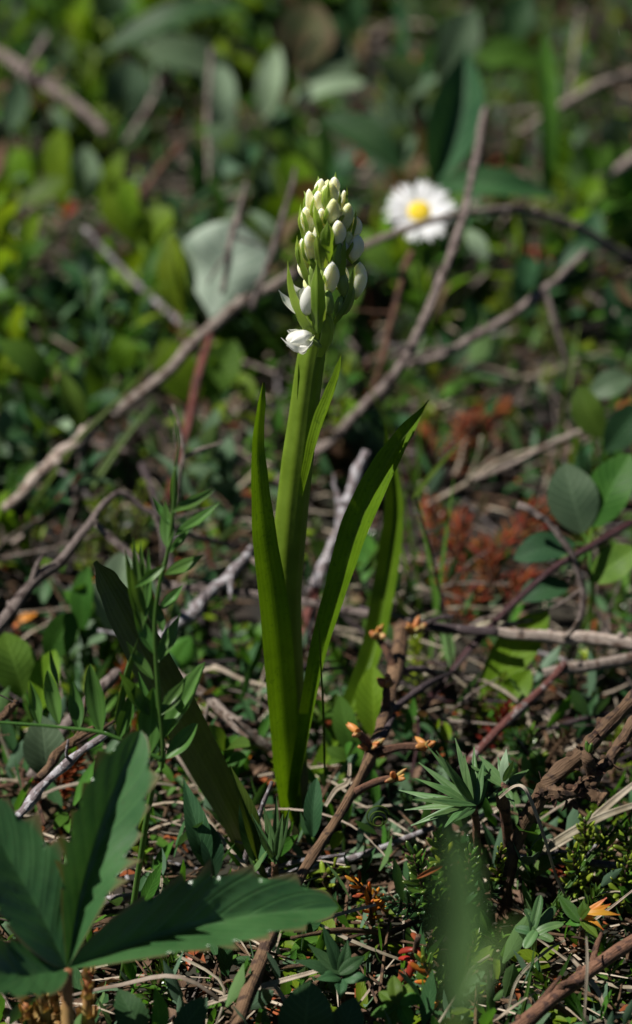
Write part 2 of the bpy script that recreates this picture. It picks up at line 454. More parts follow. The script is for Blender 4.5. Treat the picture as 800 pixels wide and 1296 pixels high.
# ------------------------------------------------------------------ the ground
def ground():
    xs = [-600, -300, -150, -90] + [-60 + 1.0 * i for i in range(121)] + [90, 150, 300, 600]
    ys = [-600, -300, -120, -70] + [-40 + 1.0 * i for i in range(161)] + [150, 220, 400, 900]
    vs, fs, uv = [], [], []
    for y in ys:
        for x in xs:
            vs.append(V((x, y, gz(x, y) + .25 * mnoise.noise(V((x * 1.1, y * 1.1, 1)))))); uv.append((x / 100, y / 100))
    c = len(xs)
    for i in range(len(ys) - 1):
        for j in range(c - 1):
            a = i * c + j; fs.append((a, a + 1, a + 1 + c, a + c))
    o = structure('ground', (vs, fs, uv), M['soil'])
ground()
# ------------------------------------------------------------------ the orchid
UP = V((0, 0, 1)); CAMW = V((0, -1, 0))
def orchid():
    root = thing('orchid', 'tall green orchid with a cream-white flower spike and long upright leaves', 'orchid', V((0, 0, gz(0, 0))))
    k = .0205                                   # cm per pixel in the orchid's plane
    def pw(L): return [w * k for w in L]
    def Q(pts): return [W(*p) for p in pts]
    # stem
    sp = Q([(372, 1058, 0), (371, 960, .1), (366, 850, .15), (362, 760, .1), (366, 680, .05), (374, 600, 0), (384, 520, 0), (392, 460, 0), (399, 420, 0), (405, 360, 0), (411, 300, 0), (414, 240, 0)])
    part('stem', tube(sp, pw([18, 17, 17, 18, 19.5, 19, 17, 16.5, 13.5, 10.5, 7, 4]), n=20, nv=60, ridges=7, rd=.05, flat=.8, flatN=V((0, -1, .3))), M['ostem'], root)
    # tall left leaf
    lp = Q([(372, 1052, -.2), (364, 1000, -.5), (360, 950, -.75), (355, 880, -.9), (350, 815, -1.0), (343, 750, -1.1), (333, 680, -1.2), (327, 610, -1.2), (325, 560, -1.1), (329, 515, -1.0), (333, 484, -.9)])
    part('leaf', blade(lp, pw([25, 33, 41, 41, 40, 37, 33, 26, 20, 15, 5]), [V((.35, -1, .2)), V((.45, -1, .2)), V((.55, -.9, .2)), V((.8, -.6, .2))], fold=[.4, .35, .25, .2, .3, .45], nv=60, nu=8, wave=.10), M['orchid'], root)
    # right folded leaf
    lp = Q([(374, 1052, -.1), (378, 1000, -.5), (388, 940, -.8), (398, 880, -1.0), (411, 815, -1.0), (428, 755, -.9), (443, 702, -.7), (454, 665, -.5), (470, 627, -.3), (489, 589, 0), (513, 550, .3), (543, 506, .6)])
    part('leaf', blade(lp, pw([23, 27, 29, 32, 36, 41, 46, 48, 46, 40, 27, 1]), [V((-.75, -.8, .25)), V((-.6, -.9, .25)), V((-.35, -1, .25)), V((-.35, -1, .3))], fold=[.9, .9, .85, .8, .75, .72, .72, .75], nv=60, nu=8, wave=.03), M['orchid'], root)
    # leaf standing behind, right
    lp = Q([(376, 1045, .5), (415, 960, 2.8), (450, 885, 4.6), (474, 820, 5.6), (488, 750, 6.2), (497, 690, 6.5), (501, 640, 6.6), (496, 590, 6.6), (486, 532, 6.5)])
    part('leaf', blade(lp, pw([24, 32, 38, 42, 44, 42, 35, 24, 1]), [V((-.5, -.9, .2)), V((-.3, -1, .2)), V((-.2, -1, .2))], fold=[.8, .8, .78, .75, .75], nv=50, nu=8, wave=.03), M['orchid_far'], root)
    # blotched leaf leaning out to the left, its shade painted into the green
    lp = Q([(366, 1090, -.3), (318, 1078, -1.2), (288, 1022, -2.0), (256, 962, -2.5), (222, 900, -3.0), (188, 838, -3.3), (156, 778, -3.5), (135, 738, -3.6), (120, 711, -3.7)])
    part('leaf', blade(lp, pw([36, 42, 46, 52, 55, 54, 46, 32, 6]), [V((.6, -.75, .5)), V((.55, -.8, .4)), V((.5, -.85, .35))], fold=[.4, .3, .25, .22, .2, .25], nv=50, nu=8, wave=.05), M['orchid_dark'], root, label='dark blotched outer leaf leaning left, shade painted in')
    # sheath at the foot
    lp = Q([(372, 1075, -.4), (376, 1030, -.45), (380, 985, -.45), (381, 950, -.3)])
    part('sheath', blade(lp, pw([50, 48, 40, 6]), V((0, 1, .2)), fold=1.0, nv=20, nu=8), M['orchid_dark'], root)
    for (bx, by, tx, ty, w, Yo, m) in ((356, 1068, 352, 1012, 20, -.55, 'brown'), (386, 1070, 396, 1022, 18, -.5, 'brown'), (372, 1074, 366, 1036, 26, -.7, 'straw'), (346, 1074, 330, 1046, 14, -.4, 'brown')):
        A = W(bx, by, Yo); B = W(tx, ty, Yo - .05)
        part('basal_scale', blade([A, (A + B) / 2 + V((0, -.08, 0)), B], pw([w, w * .9, 2]), V((0, 1, .2)), fold=.7, nv=10, nu=6, wave=.1), M[m], root)
    # stem leaves clasping the stem
    lp = Q([(383, 625, -.25), (392, 590, -.45), (399, 560, -.5), (408, 530, -.4), (419, 500, -.3), (428, 472, -.2), (432, 448, -.1)])
    part('stem_leaf', blade(lp, pw([14, 20, 22, 23, 19, 12, 1]), [V((-.8, -.45, .2)), V((-.7, -.7, .2))], fold=.55, nv=36, nu=6), M['orchid'], root)
    lp = Q([(376, 610, .2), (376, 560, .1), (376, 510, -.05), (377, 475, -.1), (379, 446, -.1)])
    part('stem_leaf', blade(lp, pw([16, 18, 15, 11, 1]), V((.9, -.5, .1)), fold=.5, nv=26, nu=6), M['orchid'], root)
    # flower spike, in the coordinates of a 4x enlargement whose corner is (300, 200)
    def Z(x, y, f): return W(300 + x * .25, 200 + y * .25, f * .85)
    e = k * .25 * .95
    def axp(y): return 400 + (950 - y) * .075
    def bud(ax, ay, bx, by, w, f, mat='bud', f2=None, bend=.03):
        A = Z(ax + (ax - bx) * .2, ay + (ay - by) * .2, f * .7); B = Z(bx, by, f if f2 is None else f2)
        part('flower_bud', egg(A, B + (B - A) * .02, w * e * (.95 + .012 * (int(ax * 7) % 9)), n=16, m=12, side=V((1, 0, 0)), lobes=3, ld=.10, flat=.88, power=.72, belly=1.12, bend=bend), M[mat], root)
    for a in ((410, 200, 428, 106, 56, -.35), (488, 185, 494, 96, 56, -.2), (368, 285, 364, 158, 52, -.55), (408, 295, 412, 168, 66, -.8),
              (474, 250, 470, 124, 72, -.85, 'budg'), (540, 262, 543, 164, 42, -.5), (480, 335, 488, 208, 76, -1.05, 'budg'),
              (536, 362, 566, 230, 68, -.9, 'budg'), (362, 382, 346, 250, 70, -.75), (432, 362, 428, 256, 62, -1.0), (590, 400, 604, 296, 64, -.3),
              (512, 432, 512, 318, 74, -1.15), (376, 512, 364, 372, 72, -1.0), (346, 556, 328, 410, 62, -.7), (590, 508, 612, 390, 74, -.65),
              (448, 470, 446, 372, 58, -.95), (536, 520, 540, 420, 56, -.7), (560, 470, 566, 372, 52, -.6, 'budg'), (446, 240, 446, 140, 52, -.7, 'budg'), (466, 674, 482, 526, 80, -1.15), (606, 688, 622, 528, 84, .25)):
        bud(*a)
        # the narrow bract that hugs each bud
        ax, ay, bx, by, w, f = a[:6]
        sd = -1
        hug = [(ax + sd * w * .1, ay + 30), (ax + sd * w * .52, ay - 10), (bx + sd * w * .48, (ay + by) / 2), (bx + sd * w * .30, by + (ay - by) * .16)]
        P = [Z(x, y, f * .75 - d) for (x, y), d in zip(hug, (.05, .25, .28, .18))]
        part('bract', blade(P, [w * .2 * e, w * .38 * e, w * .3 * e, 2 * e], V((-sd * .6, .8, .1)), fold=.45, nv=16, nu=6, wave=.05, seed=ax), M['bract'], root)
    # buds on the far side of the spike
    for i in range(13):
        y = 150 + i * 40; a = i * 2.4
        x = axp(y) + math.sin(a) * (60 + i * 6)
        bud(x * .7 + axp(y) * .3, y + 60, x, y - 40, 60 + i, .55 + .35 * abs(math.cos(a)), 'bud' if i % 3 else 'budg')
    def bract(pts, w, f, name='bract', mat='bract', fold=.55, n=None):
        P = [Z(x, y, ff) for (x, y), ff in zip(pts, f)]
        nn = n or (V((axp(pts[1][1]) - pts[1][0], 0, 0)) * .012 + V((0, 1 if sum(f) < 0 else -1, .1)))
        part(name, blade(P, [v * e * 1.12 for v in w], nn, fold=fold, nv=22, nu=6, wave=.05, seed=pts[0][0]), M[mat], root)
    bract([(372, 900), (335, 860), (292, 770), (262, 650), (256, 518)], [55, 82, 74, 46, 2], [-.9, -1.0, -.95, -.8, -.7])
    bract([(412, 890), (412, 780), (408, 660), (404, 515)], [60, 76, 72, 3], [-1.0, -1.25, -1.35, -1.3])
    bract([(378, 680), (345, 620), (312, 530), (300, 470), (304, 392)], [50, 62, 52, 40, 2], [-.6, -.8, -.8, -.75, -.7])
    bract([(432, 580), (424, 510), (410, 445), (403, 384)], [56, 62, 50, 2], [-.95, -1.15, -1.25, -1.2])
    bract([(470, 530), (468, 460), (464, 390), (458, 312)], [40, 86, 70, 2], [-.9, -1.2, -1.35, -1.3])
    bract([(548, 610), (552, 530), (552, 470), (548, 404)], [56, 72, 52, 2], [-.6, -.85, -.95, -.9])
    bract([(486, 850), (535, 800), (578, 720), (590, 630), (592, 540)], [30, 56, 56, 40, 2], [-.6, -.7, -.6, -.5, -.4], fold=.8)
    bract([(430, 1010), (458, 960), (474, 880), (462, 810), (447, 742)], [50, 82, 86, 52, 2], [-.55, -.85, -.95, -1.0, -1.0])
    bract([(330, 420), (316, 350), (312, 290), (322, 232)], [40, 46, 34, 2], [-.5, -.6, -.6, -.5])
    bract([(418, 410), (404, 340), (396, 290), (392, 232)], [40, 52, 36, 2], [-.95, -1.15, -1.15, -1.1])
    bract([(352, 400), (342, 340), (334, 300), (328, 262)], [30, 40, 28, 2], [-.75, -.9, -.9, -.85])
    bract([(476, 300), (462, 230), (458, 180), (466, 110)], [40, 46, 30, 2], [-.9, -1.0, -1.0, -.9])
    bract([(560, 330), (566, 250), (562, 200), (556, 142)], [26, 34, 24, 2], [-.5, -.6, -.5, -.5])
    bract([(588, 400), (604, 340), (606, 300), (603, 256)], [22, 34, 24, 2], [-.4, -.45, -.4, -.4])
    bract([(504, 190), (508, 140), (504, 105), (499, 68)], [26, 34, 26, 2], [-.1, -.15, -.1, 0])
    bract([(416, 180), (410, 140), (408, 112), (411, 90)], [26, 32, 20, 2], [-.2, -.3, -.3, -.2])
    bract([(358, 260), (346, 220), (342, 190), (338, 166)], [26, 30, 20, 2], [-.4, -.5, -.5, -.4])
    bract([(520, 620), (522, 540), (518, 480), (514, 440)], [40, 54, 36, 2], [-.7, -.9, -1.0, -.95])
    bract([(384, 590), (372, 540), (362, 500), (352, 440)], [44, 52, 34, 2], [-.75, -.85, -.85, -.8])
    bract([(480, 440), (520, 330), (524, 250), (520, 150)], [30, 40, 28, 2], [-.5, -.7, -.7, -.5])
    for i in range(9):
        y = 300 + i * 70; a = i * 2.1
        x = axp(y) + math.sin(a) * 70
        bract([(axp(y), y + 110), (x, y + 40), (x, y - 20), (x, y - 90)], [44, 60, 44, 2], [.3, .8, .95, .95])
    # ovaries: green swollen stalks under the flowers
    for (a, b, w, f) in (((430, 840), (390, 690), 54, -.8), ((470, 800), (460, 660), 56, -.9), ((530, 800), (590, 650), 66, -.35), ((400, 700), (372, 540), 60, -.7),
                         ((450, 640), (440, 520), 60, -.8), ((540, 700), (530, 560), 66, -.55), ((500, 560), (520, 420), 60, -.85), ((430, 520), (400, 400), 60, -.75),
                         ((510, 820), (530, 690), 60, -.5), ((395, 830), (350, 740), 46, -.8), ((430, 960), (372, 908), 30, -.85), ((480, 450), (490, 320), 56, -.8), ((450, 420), (440, 300), 60, -.7)):
        part('ovary', egg(Z(*a, f), Z(*b, f * 1.1), w * e, n=12, m=8, lobes=6, ld=.05, power=.6), M['ovary'], root)
    # opening flower, left
    fl = part('flower', egg(Z(352, 800, -.95), Z(362, 645, -1.0), 82 * e, n=14, m=10, side=V((1, 0, 0)), ld=.08), M['petal'], root)
    def petal(par, pts, w, f, nn, fold=.5, curl=0):
        part('petal', blade([Z(x, y, ff) for (x, y), ff in zip(pts, f)], [v * e for v in w], nn, fold=fold, nv=14, nu=6, curl=curl), M['petal'], root, par)
    petal(fl, [(332, 800), (285, 762), (244, 722), (210, 668)], [30, 52, 46, 4], [-.8, -.75, -.7, -.7], V((.5, -.8, .5)))
    petal(fl, [(345, 790), (322, 740), (308, 690), (284, 640)], [30, 66, 72, 5], [-.6, -.6, -.6, -.55], V((.2, -.9, .3)), .35)
    petal(fl, [(345, 780), (340, 720), (334, 680), (340, 650)], [30, 50, 44, 4], [-.7, -.7, -.7, -.65], V((.2, -.9, .3)), .35)
    # lowest flower, open and hanging out to the left
    f2 = part('flower', egg(Z(392, 922, -.8), Z(246, 915, -1.05), 104 * e, n=14, m=10, ld=.06, power=.62, flat=.8), M['petal'], root)
    petal(f2, [(386, 905), (345, 978), (285, 978), (222, 910)], [40, 78, 84, 6], [-1.0, -1.45, -1.5, -1.3], V((.1, .45, 1)), .75)
    petal(f2, [(384, 915), (340, 992), (290, 972), (248, 950)], [30, 60, 56, 6], [-.95, -1.2, -1.2, -1.1], V((.1, .35, 1)), .6)
    petal(f2, [(388, 905), (350, 880), (300, 872), (262, 868)], [36, 62, 60, 6], [-.8, -.8, -.75, -.8], V((.1, -.9, -.5)), .5)
    petal(f2, [(384, 900), (350, 900), (315, 910), (270, 935)], [36, 70, 76, 8], [-1.15, -1.35, -1.35, -1.35], V((.2, .9, -.35)), .55)
    petal(f2, [(382, 912), (338, 935), (290, 912), (254, 872)], [30, 48, 52, 5], [-.9, -.85, -.8, -.9], V((.3, -.8, .4)), .5)
orchid()

# ------------------------------------------------------------------ the daisy
def daisy():
    c = W(531, 268, G(531, 268, 7.6).y)
    base = V((c.x + .5, c.y + 1.5, gz(c.x, c.y)))
    root = thing('daisy', 'white daisy with yellow centre behind the twig, right of the flower spike', 'daisy', base)
    n = V((-.06, -.66, .78)).normalized()
    X = V((1, 0, 0)); X = (X - n * X.dot(n)).normalized(); Y = n.cross(X)
    def stalk(): return [base, base + V((-.2, -.6, 3)), c - n * 1.2 + V((0, .1, -.5)), c - n * .15]
    part('stem', tube(stalk(), [.09, .085, .08, .1], n=7, nv=16), M['g_mid'], root)
    part('flower_disc', egg(c - n * .16, c + n * .2, .78, n=18, m=8, lobes=5, ld=.02, flat=1, power=.55), M['disc'], root)
    part('calyx', egg(c - n * .35, c + n * .02, .8, n=14, m=6, lobes=9, ld=.03, flat=1, power=.5), M['g_mid'], root)
    q = random.Random(5)
    for i in range(60):
        a = 2 * math.pi * i / 60 + q.uniform(-.05, .05)
        if q.random() < .06: continue
        d = X * math.cos(a) + Y * math.sin(a)
        ln = q.uniform(.70, .90); lift = q.uniform(-.02, .16) + (.05 if i % 2 else 0)
        st = c + d * .33
        tp = st + d * ln + n * lift
        md = st + d * ln * .5 + n * (lift * .5 + .06)
        part('petal', blade([st, md, tp], [.09, .14, .13, .04], n + d.cross(n) * q.uniform(-.3, .3), fold=q.uniform(-.1, .3), nv=7, nu=2), M['daisy'], root)
    for a in (0.4, 2.2, 4.0):
        d = V((math.cos(a), math.sin(a), 0))
        part('leaf', blade([base + UP * .2, base + d * 1.2 + UP * .9, base + d * 2.6 + UP * .9], [.2, .8, .7, .05], UP, fold=.25, nv=10, nu=4), M['g_mid'], root)
daisy()

# ------------------------------------------------------------------ plants placed after the photograph
CAMD = V((0, -.9, .43))
def leaf_geo(b, h, t, dy, wpx, pf='ell', N=(0, .45, .9), fold=.25, bow=.08, wave=.04, nv=16, nu=6, thick=0.0, curl=0.0, mid=None, seed=0):
    """leaf seen from pixel b to pixel t; its base stands at height h, its tip dy farther back. N = (right, up, to the camera)"""
    A = G(b[0], b[1], h)
    B = W(t[0], t[1], A.y + dy)
    nn = V((N[0], -N[2], N[1])).normalized()
    L = (B - A).length
    m = (A + B) / 2 + nn * (bow * L)
    if mid: m = W(mid[0], mid[1], A.y + dy * .5)
    w = wpx / pxcm((A + B) / 2)
    P = cr([A, m, B], nv)
    ws = [max(.012, w * prof(pf, i / nv)) for i in range(nv + 1)]
    return blade(P, ws, nn, fold=fold, nv=nv, nu=nu, thick=thick, wave=wave, curl=curl, resample=False, seed=seed), A
def plant(name, label, cat, leaves, root_at=None, stalk='g_mid', r=.07, group=None, junction=None, stalkname='stalk'):
    """leaves: (material, kwargs of leaf_geo ...). Stalks run from each leaf base to the root in the soil"""
    gs = [(m, leaf_geo(*a, **kw)) for (m, a, kw) in leaves]
    ctr = sum((g[1] for _, g in gs), V((0, 0, 0))) / len(gs)
    if root_at is None: b = V((ctr.x + rnd.uniform(-.4, .4), ctr.y + rnd.uniform(.2, .8), 0))
    else: b = G(root_at[0], root_at[1], 0)
    b.z = gz(b.x, b.y) - .1
    root = thing(name, label, cat, b, group)
    J = None
    if junction: J = G(*junction)
    if J is not None:
        part(stalkname, tube([b, (b + J) / 2 + V((rnd.uniform(-.2, .2), rnd.uniform(-.2, .2), 0)), J], [r * 1.3, r * 1.1, r], n=7, nv=10), M[stalk], root)
    for m, (g, A) in gs:
        s = J if J is not None else b
        if (A - s).length > .15:
            mid = (s + A) / 2 + V((0, 0, .12 * (A - s).length))
            part('leaf_stalk' if J is not None else stalkname, tube([s, mid, A], [r, r * .9, r * .7], n=6, nv=8), M[stalk], root)
        part('leaf', g, M[m], root)
    return root
def LF(m, *a, **kw): return (m, a, kw)
# toothed palmate leaf, bottom left
def palmate():
    c = W(85, 1225, -12.6)
    b = V((c.x - .3, c.y - .6, 0)); b.z = gz(b.x, b.y)
    root = thing('palmate_herb', 'dark green herb with toothed leaflets fanning out, in the bottom left corner', 'herb', b)
    part('stalk', tube([b, (b + c) / 2 + V((.1, 0, 0)), c], [.17, .15, .13], n=9, nv=14), M['scale'], root, label='yellow-brown leaf stalk')
    def lf(pts, wmax, N, fold, seed, nv=96, bpow=.8):
        P = [W(*p) for p in pts]
        ws, ed = [], []
        rr = random.Random(seed)
        cuts = [.3]; amp = [rr.uniform(.3, .75) for _ in range(20)]
        while cuts[-1] < .97: cuts.append(cuts[-1] + rr.uniform(.09, .19))
        for i in range(nv + 1):
            v = i / nv
            ws.append(max(.03, wmax * max(0, math.sin(math.pi * v ** bpow)) ** .72 * .9))
            e = 1.0
            for a, b2, am in zip(cuts, cuts[1:], amp):
                if a <= v < b2:
                    u = (v - a) / (b2 - a)
                    e = .76 + am * u if u < .8 else .76 + am * (1 - u) * 4
            ed.append(e)
        part('leaflet', blade(cr(P, nv), ws, N, fold=fold, nv=nv, nu=14, wave=.07, seed=seed, resample=False, skew=.3, edge=ed, pleat=.032), M['herb'], root)
    lf([(85, 1225, -12.6), (48, 1150, -12.2), (8, 1080, -11.8), (-45, 985, -11.2)], 2.3, V((.35, -.65, .75)), .28, 1)
    lf([(85, 1225, -12.6), (105, 1130, -11.8), (135, 1035, -11.0), (178, 925, -10.2)], 2.45, [V((.15, -.8, .55)), V((.1, -.85, .5))], [.9, .85, .72, .6], 2, bpow=1.25)
    lf([(85, 1225, -12.6), (190, 1190, -11.9), (300, 1162, -11.2), (428, 1148, -10.8)], 2.75, [V((.1, -.55, .82)), V((.2, -.55, .82))], [.85, .78, .7, .5], 3, bpow=.95)
    lf([(85, 1225, -12.6), (40, 1235, -13.2), (-10, 1230, -13.8), (-90, 1210, -14.4)], 2.0, V((0, -.5, .85)), .4, 4)
palmate()

# vetch with paired leaflets standing in front of the dark orchid leaf
def vetch():
    Y = -7.5
    b = W(150, 1230, -7.0); b.z = gz(b.x, b.y)
    root = thing('vetch', 'slender vetch with narrow paired leaflets, left of the orchid', 'vetch', b)
    part('stem', tube([b] + [W(x, y, Y) for x, y in ((190, 1010), (206, 962), (200, 872), (196, 796), (202, 740), (212, 700), (218, 660), (221, 620), (222, 590))], [.08, .07, .06, .055, .05, .05, .045, .04, .035, .03], n=7, nv=40), M['vetch'], root)
    part('side_stem', tube([W(x, y, Y - .3) for x, y in ((206, 962), (180, 950), (132, 928), (80, 921), (40, 917), (-20, 913))], [.06, .05, .05, .04, .035, .03], n=6, nv=24), M['vetch'], root)
    q = random.Random(3)
    for (bx, by, tx, ty, w, dy, N) in ((218, 648, 276, 616, 17, .3, (-.2, .6, .7)), (220, 678, 278, 636, 17, .6, (-.2, .7, .6)), (208, 728, 258, 702, 20, .4, (-.3, .6, .7)), (208, 716, 170, 744, 16, -.4, (.2, .6, .7)),
                                     (212, 694, 209, 634, 24, .4, (-.5, .2, .8)), (221, 645, 222, 588, 13, .2, (.5, .1, .8)), (180, 800, 158, 694, 16, .3, (.4, .3, .8)), (181, 795, 168, 680, 14, .5, (.2, .3, .9)),
                                     (183, 790, 178, 684, 15, .6, (-.3, .3, .8)), (185, 785, 188, 694, 14, .4, (-.5, .3, .8)), (184, 780, 164, 716, 15, -.2, (.3, .4, .8)), (196, 800, 186, 724, 14, .2, (.3, .2, .9)),
                                     (188, 955, 194, 870, 34, .2, (.1, .15, 1)), (128, 928, 114, 840, 31, .2, (-.3, .15, .9)), (75, 917, 60, 848, 27, .3, (-.2, .2, .9)), (74, 870, 62, 818, 13, .2, (.7, .2, .5)),
                                     (144, 914, 175, 806, 21, .4, (.8, .2, .5)), (207, 935, 260, 838, 40, .8, (-.5, .5, .6)), (204, 950, 175, 850, 22, .8, (.4, .3, .8)), (206, 800, 200, 760, 13, .2, (.2, .3, .9)), (160, 942, 150, 880, 20, .5, (.2, .2, .9)),
                                     (199, 840, 228, 776, 22, .5, (-.4, .4, .8)), (198, 830, 168, 770, 20, .2, (.4, .3, .8)), (204, 905, 236, 858, 24, .4, (-.3, .5, .8)), (202, 772, 232, 740, 18, .3, (-.3, .5, .8)), (214, 700, 240, 668, 15, .4, (-.3, .5, .8)), (216, 664, 192, 628, 14, .3, (.4, .4, .8)),
                                     (100, 924, 92, 862, 22, .5, (.3, .2, .9)), (150, 936, 172, 866, 24, -.2, (-.3, .2, .9)), (50, 918, 38, 862, 20, .3, (.3, .2, .9)), (190, 905, 150, 850, 22, -.3, (.4, .4, .7)), (194, 860, 160, 812, 18, .2, (.4, .4, .7)), (210, 960, 250, 915, 26, .2, (-.3, .6, .6))):
        A = W(bx, by, Y + q.uniform(-.2, .2)); B = W(tx, ty, A.y + dy)
        nn = V((N[0], -N[2], N[1])).normalized()
        ww = w / pxcm(A)
        n = 16
        P = cr([A, (A + B) / 2 + nn * -.1, B], n)
        part('leaflet', blade(P, [max(.02, ww * prof('lance' if w < 25 else 'ell', i / n)) for i in range(n + 1)], nn, fold=q.uniform(.35, .7), nv=n, nu=6, resample=False), M['vetch'], root)
    # tendril
    part('tendril', tube([W(x, y, Y) for x, y in ((222, 590), (226, 560), (221, 535), (214, 520))], [.03, .02, .015, .012], n=5, nv=14), M['vetch'], root)
vetch()

# blurred plant close to the lens
def near_plant():
    b = V((W(575, 1296, -35).x, -35, 0)); b.z = gz(b.x, b.y)
    root = thing('foreground_herb', 'strongly blurred green leaf standing closest to the camera, bottom right', 'herb', b)
    p = [W(576, 1296, -35), W(578, 1240, -35), W(583, 1170, -35), W(580, 1100, -35), W(574, 1030, -35)]
    part('stem', tube([b, (b + p[0]) / 2 + V((.15, 0, 0)), p[0]], [.12, .1, .08], n=8, nv=14), M['grass'], root)
    part('leaf', blade(p, [.2, .52, .70, .56, .03], V((-.3, -.8, .45)), fold=.35, nv=20, nu=6), M['heather'], root)
    p2 = [W(580, 1300, -35), W(605, 1240, -34.6), W(635, 1190, -34.2), W(665, 1165, -34)]
    part('leaf', blade(p2, [.06, .16, .14, .02], V((-.2, -.7, .6)), fold=.4, nv=16, nu=4), M['vetch'], root)
near_plant()

# leafy plants of the background and the right-hand side
H = 'broad_leaf_plant'
plant(H, 'large silvery white leaf standing upright left of the flower spike', 'plant', [
    LF('g_white', (268, 404), 3.2, (292, 278), 1.4, 116, 'obov', N=(-.12, .42, .9), fold=.26, bow=-.08, wave=.12, curl=.35),
    LF('g_yel', (232, 400), 3.0, (218, 296), 1.0, 46, 'ell', N=(-.5, .4, .7), fold=.3)])
plant(H, 'pair of pale oblong leaves upright at the top, left of centre', 'plant', [
    LF('g_pale', (282, 168), 4.5, (276, 82), .8, 42, 'oblong', N=(.1, .3, .9)),
    LF('g_pale', (335, 152), 4.5, (352, 58), .8, 36, 'ell', N=(-.2, .3, .9))])
plant(H, 'round reddish and grey leaves with one pale bar-like leaf, top centre', 'plant', [
    LF('g_red', (372, 88), 6.0, (398, 2), 1, 78, 'ell', N=(.1, .3, .9)),
    LF('g_blue', (388, 104), 5.5, (440, 52), .6, 72, 'ell', N=(.2, .45, .8)),
    LF('g_pale', (370, 128), 5.0, (462, 104), .2, 26, 'oblong', N=(0, .9, .5))])
plant(H, 'oval grey-green leaf below a long dark arching leaf, top left', 'plant', [
    LF('g_blue', (155, 150), 4.0, (165, 76), .6, 64, 'ell', N=(.2, .3, .9)),
    LF('g_dark', (128, 66), 6.0, (320, 4), 1.0, 40, 'lance', N=(0, .8, .5), bow=.12)])
plant(H, 'pale ribbed leaf lying sideways under a dark leaf, upper left', 'plant', [
    LF('g_blue', (180, 62), 5.2, (292, 92), .3, 52, 'oblong', N=(0, .8, .6))])
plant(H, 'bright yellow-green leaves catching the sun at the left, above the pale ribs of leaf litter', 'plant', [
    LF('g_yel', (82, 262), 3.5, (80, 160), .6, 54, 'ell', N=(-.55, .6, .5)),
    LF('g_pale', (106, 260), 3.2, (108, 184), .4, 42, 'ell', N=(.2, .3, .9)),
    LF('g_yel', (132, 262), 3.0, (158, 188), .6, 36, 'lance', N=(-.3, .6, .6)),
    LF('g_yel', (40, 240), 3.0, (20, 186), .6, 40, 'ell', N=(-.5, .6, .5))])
plant(H, 'long folded lance-shaped leaf with one lit half, above the daisy', 'plant', [
    LF('g_dark', (548, 236), 5.2, (590, 62), 2.2, 104, 'lance', N=(-.12, .3, .95), fold=.85, mid=(582, 140))])
plant(H, 'dark folded leaf slanting down towards the daisy, right of the spike tip', 'plant', [
    LF('g_dark', (406, 150), 7.0, (515, 224), -1.0, 62, 'lance', N=(.2, .8, .5), fold=.55)])
plant(H, 'dark leaf with pale lower rim lying flat right of the daisy', 'plant', [
    LF('g_dark', (548, 236), 6.0, (706, 250), .2, 50, 'lance', N=(0, .8, .6), fold=.5)])
plant(H, 'light green oval leaf lying flat at upper right', 'plant', [
    LF('g_mid', (600, 72), 6.5, (684, 78), .5, 52, 'ell', N=(0, .75, .65))])
plant(H, 'grey-green leaves in deep blur behind the folded lance leaf', 'plant', [
    LF('g_blue', (560, 100), 6.0, (600, 10), .6, 54, 'ell', N=(0, .4, .9)),
    LF('g_dark', (640, 60), 6.0, (668, -10), .5, 46, 'ell', N=(0, .4, .9))])
plant(H, 'upright blurred green strap leaf at upper right', 'plant', [
    LF('g_mid', (692, 250), 4.0, (688, 40), 2.0, 24, 'oblong', N=(.2, .2, .9))])
plant(H, 'small lance-shaped leaf upright near the left edge, under the broken pale stick', 'plant', [
    LF('g_mid', (104, 546), 3.2, (74, 462), .6, 32, 'lance', N=(.3, .3, .9), fold=.4)])
plant(H, 'oval grey-green leaf at the left edge beside the lance-shaped leaf', 'plant', [
    LF('g_blue', (18, 566), 2.6, (14, 508), .4, 42, 'ell', N=(.1, .3, .9)),
    LF('g_mid', (12, 625), 2.0, (45, 585), .4, 26, 'ell', N=(.1, .6, .7))])
plant(H, 'sunlit green leaves beneath the long arching twig', 'plant', [
    LF('g_yel', (250, 510), 2.2, (205, 430), .5, 58, 'ell', N=(-.3, .6, .75)),
    LF('g_mid', (255, 506), 2.2, (298, 430), .5, 50, 'ell', N=(.1, .5, .8)),
    LF('g_yel', (160, 470), 2.4, (150, 425), .4, 40, 'ell', N=(0, .6, .75))])
plant(H, 'upright grey leaf pair behind the tip of the dark leaning leaf', 'plant', [
    LF('g_pale', (140, 800), 1.6, (158, 696), .8, 64, 'ell', N=(.1, .3, .9)),
    LF('g_mid', (104, 800), 1.6, (112, 716), .5, 34, 'ell', N=(-.4, .3, .8))])
plant(H, 'broad sunlit leaves at the left edge under the bent twig', 'plant', [
    LF('g_mid', (30, 880), 1.8, (5, 800), .5, 60, 'ell', N=(.1, .5, .8)),
    LF('g_yel', (48, 900), 1.6, (70, 822), .6, 40, 'ell', N=(-.2, .5, .8)),
    LF('g_mid', (60, 835), 2.4, (92, 775), .6, 44, 'ell', N=(.2, .6, .7)),
    LF('g_blue', (60, 985), 1.6, (52, 905), .5, 56, 'ell', N=(.1, .3, .9))])
plant(H, 'curled dark leaf behind the lichened twig, left of the tall orchid leaf', 'plant', [
    LF('g_mid', (215, 850), 1.6, (242, 806), .4, 36, 'ell', N=(.1, .5, .8), curl=.4),
    LF('g_dark', (225, 862), 1.4, (200, 820), .4, 28, 'ell', N=(-.2, .5, .8))])
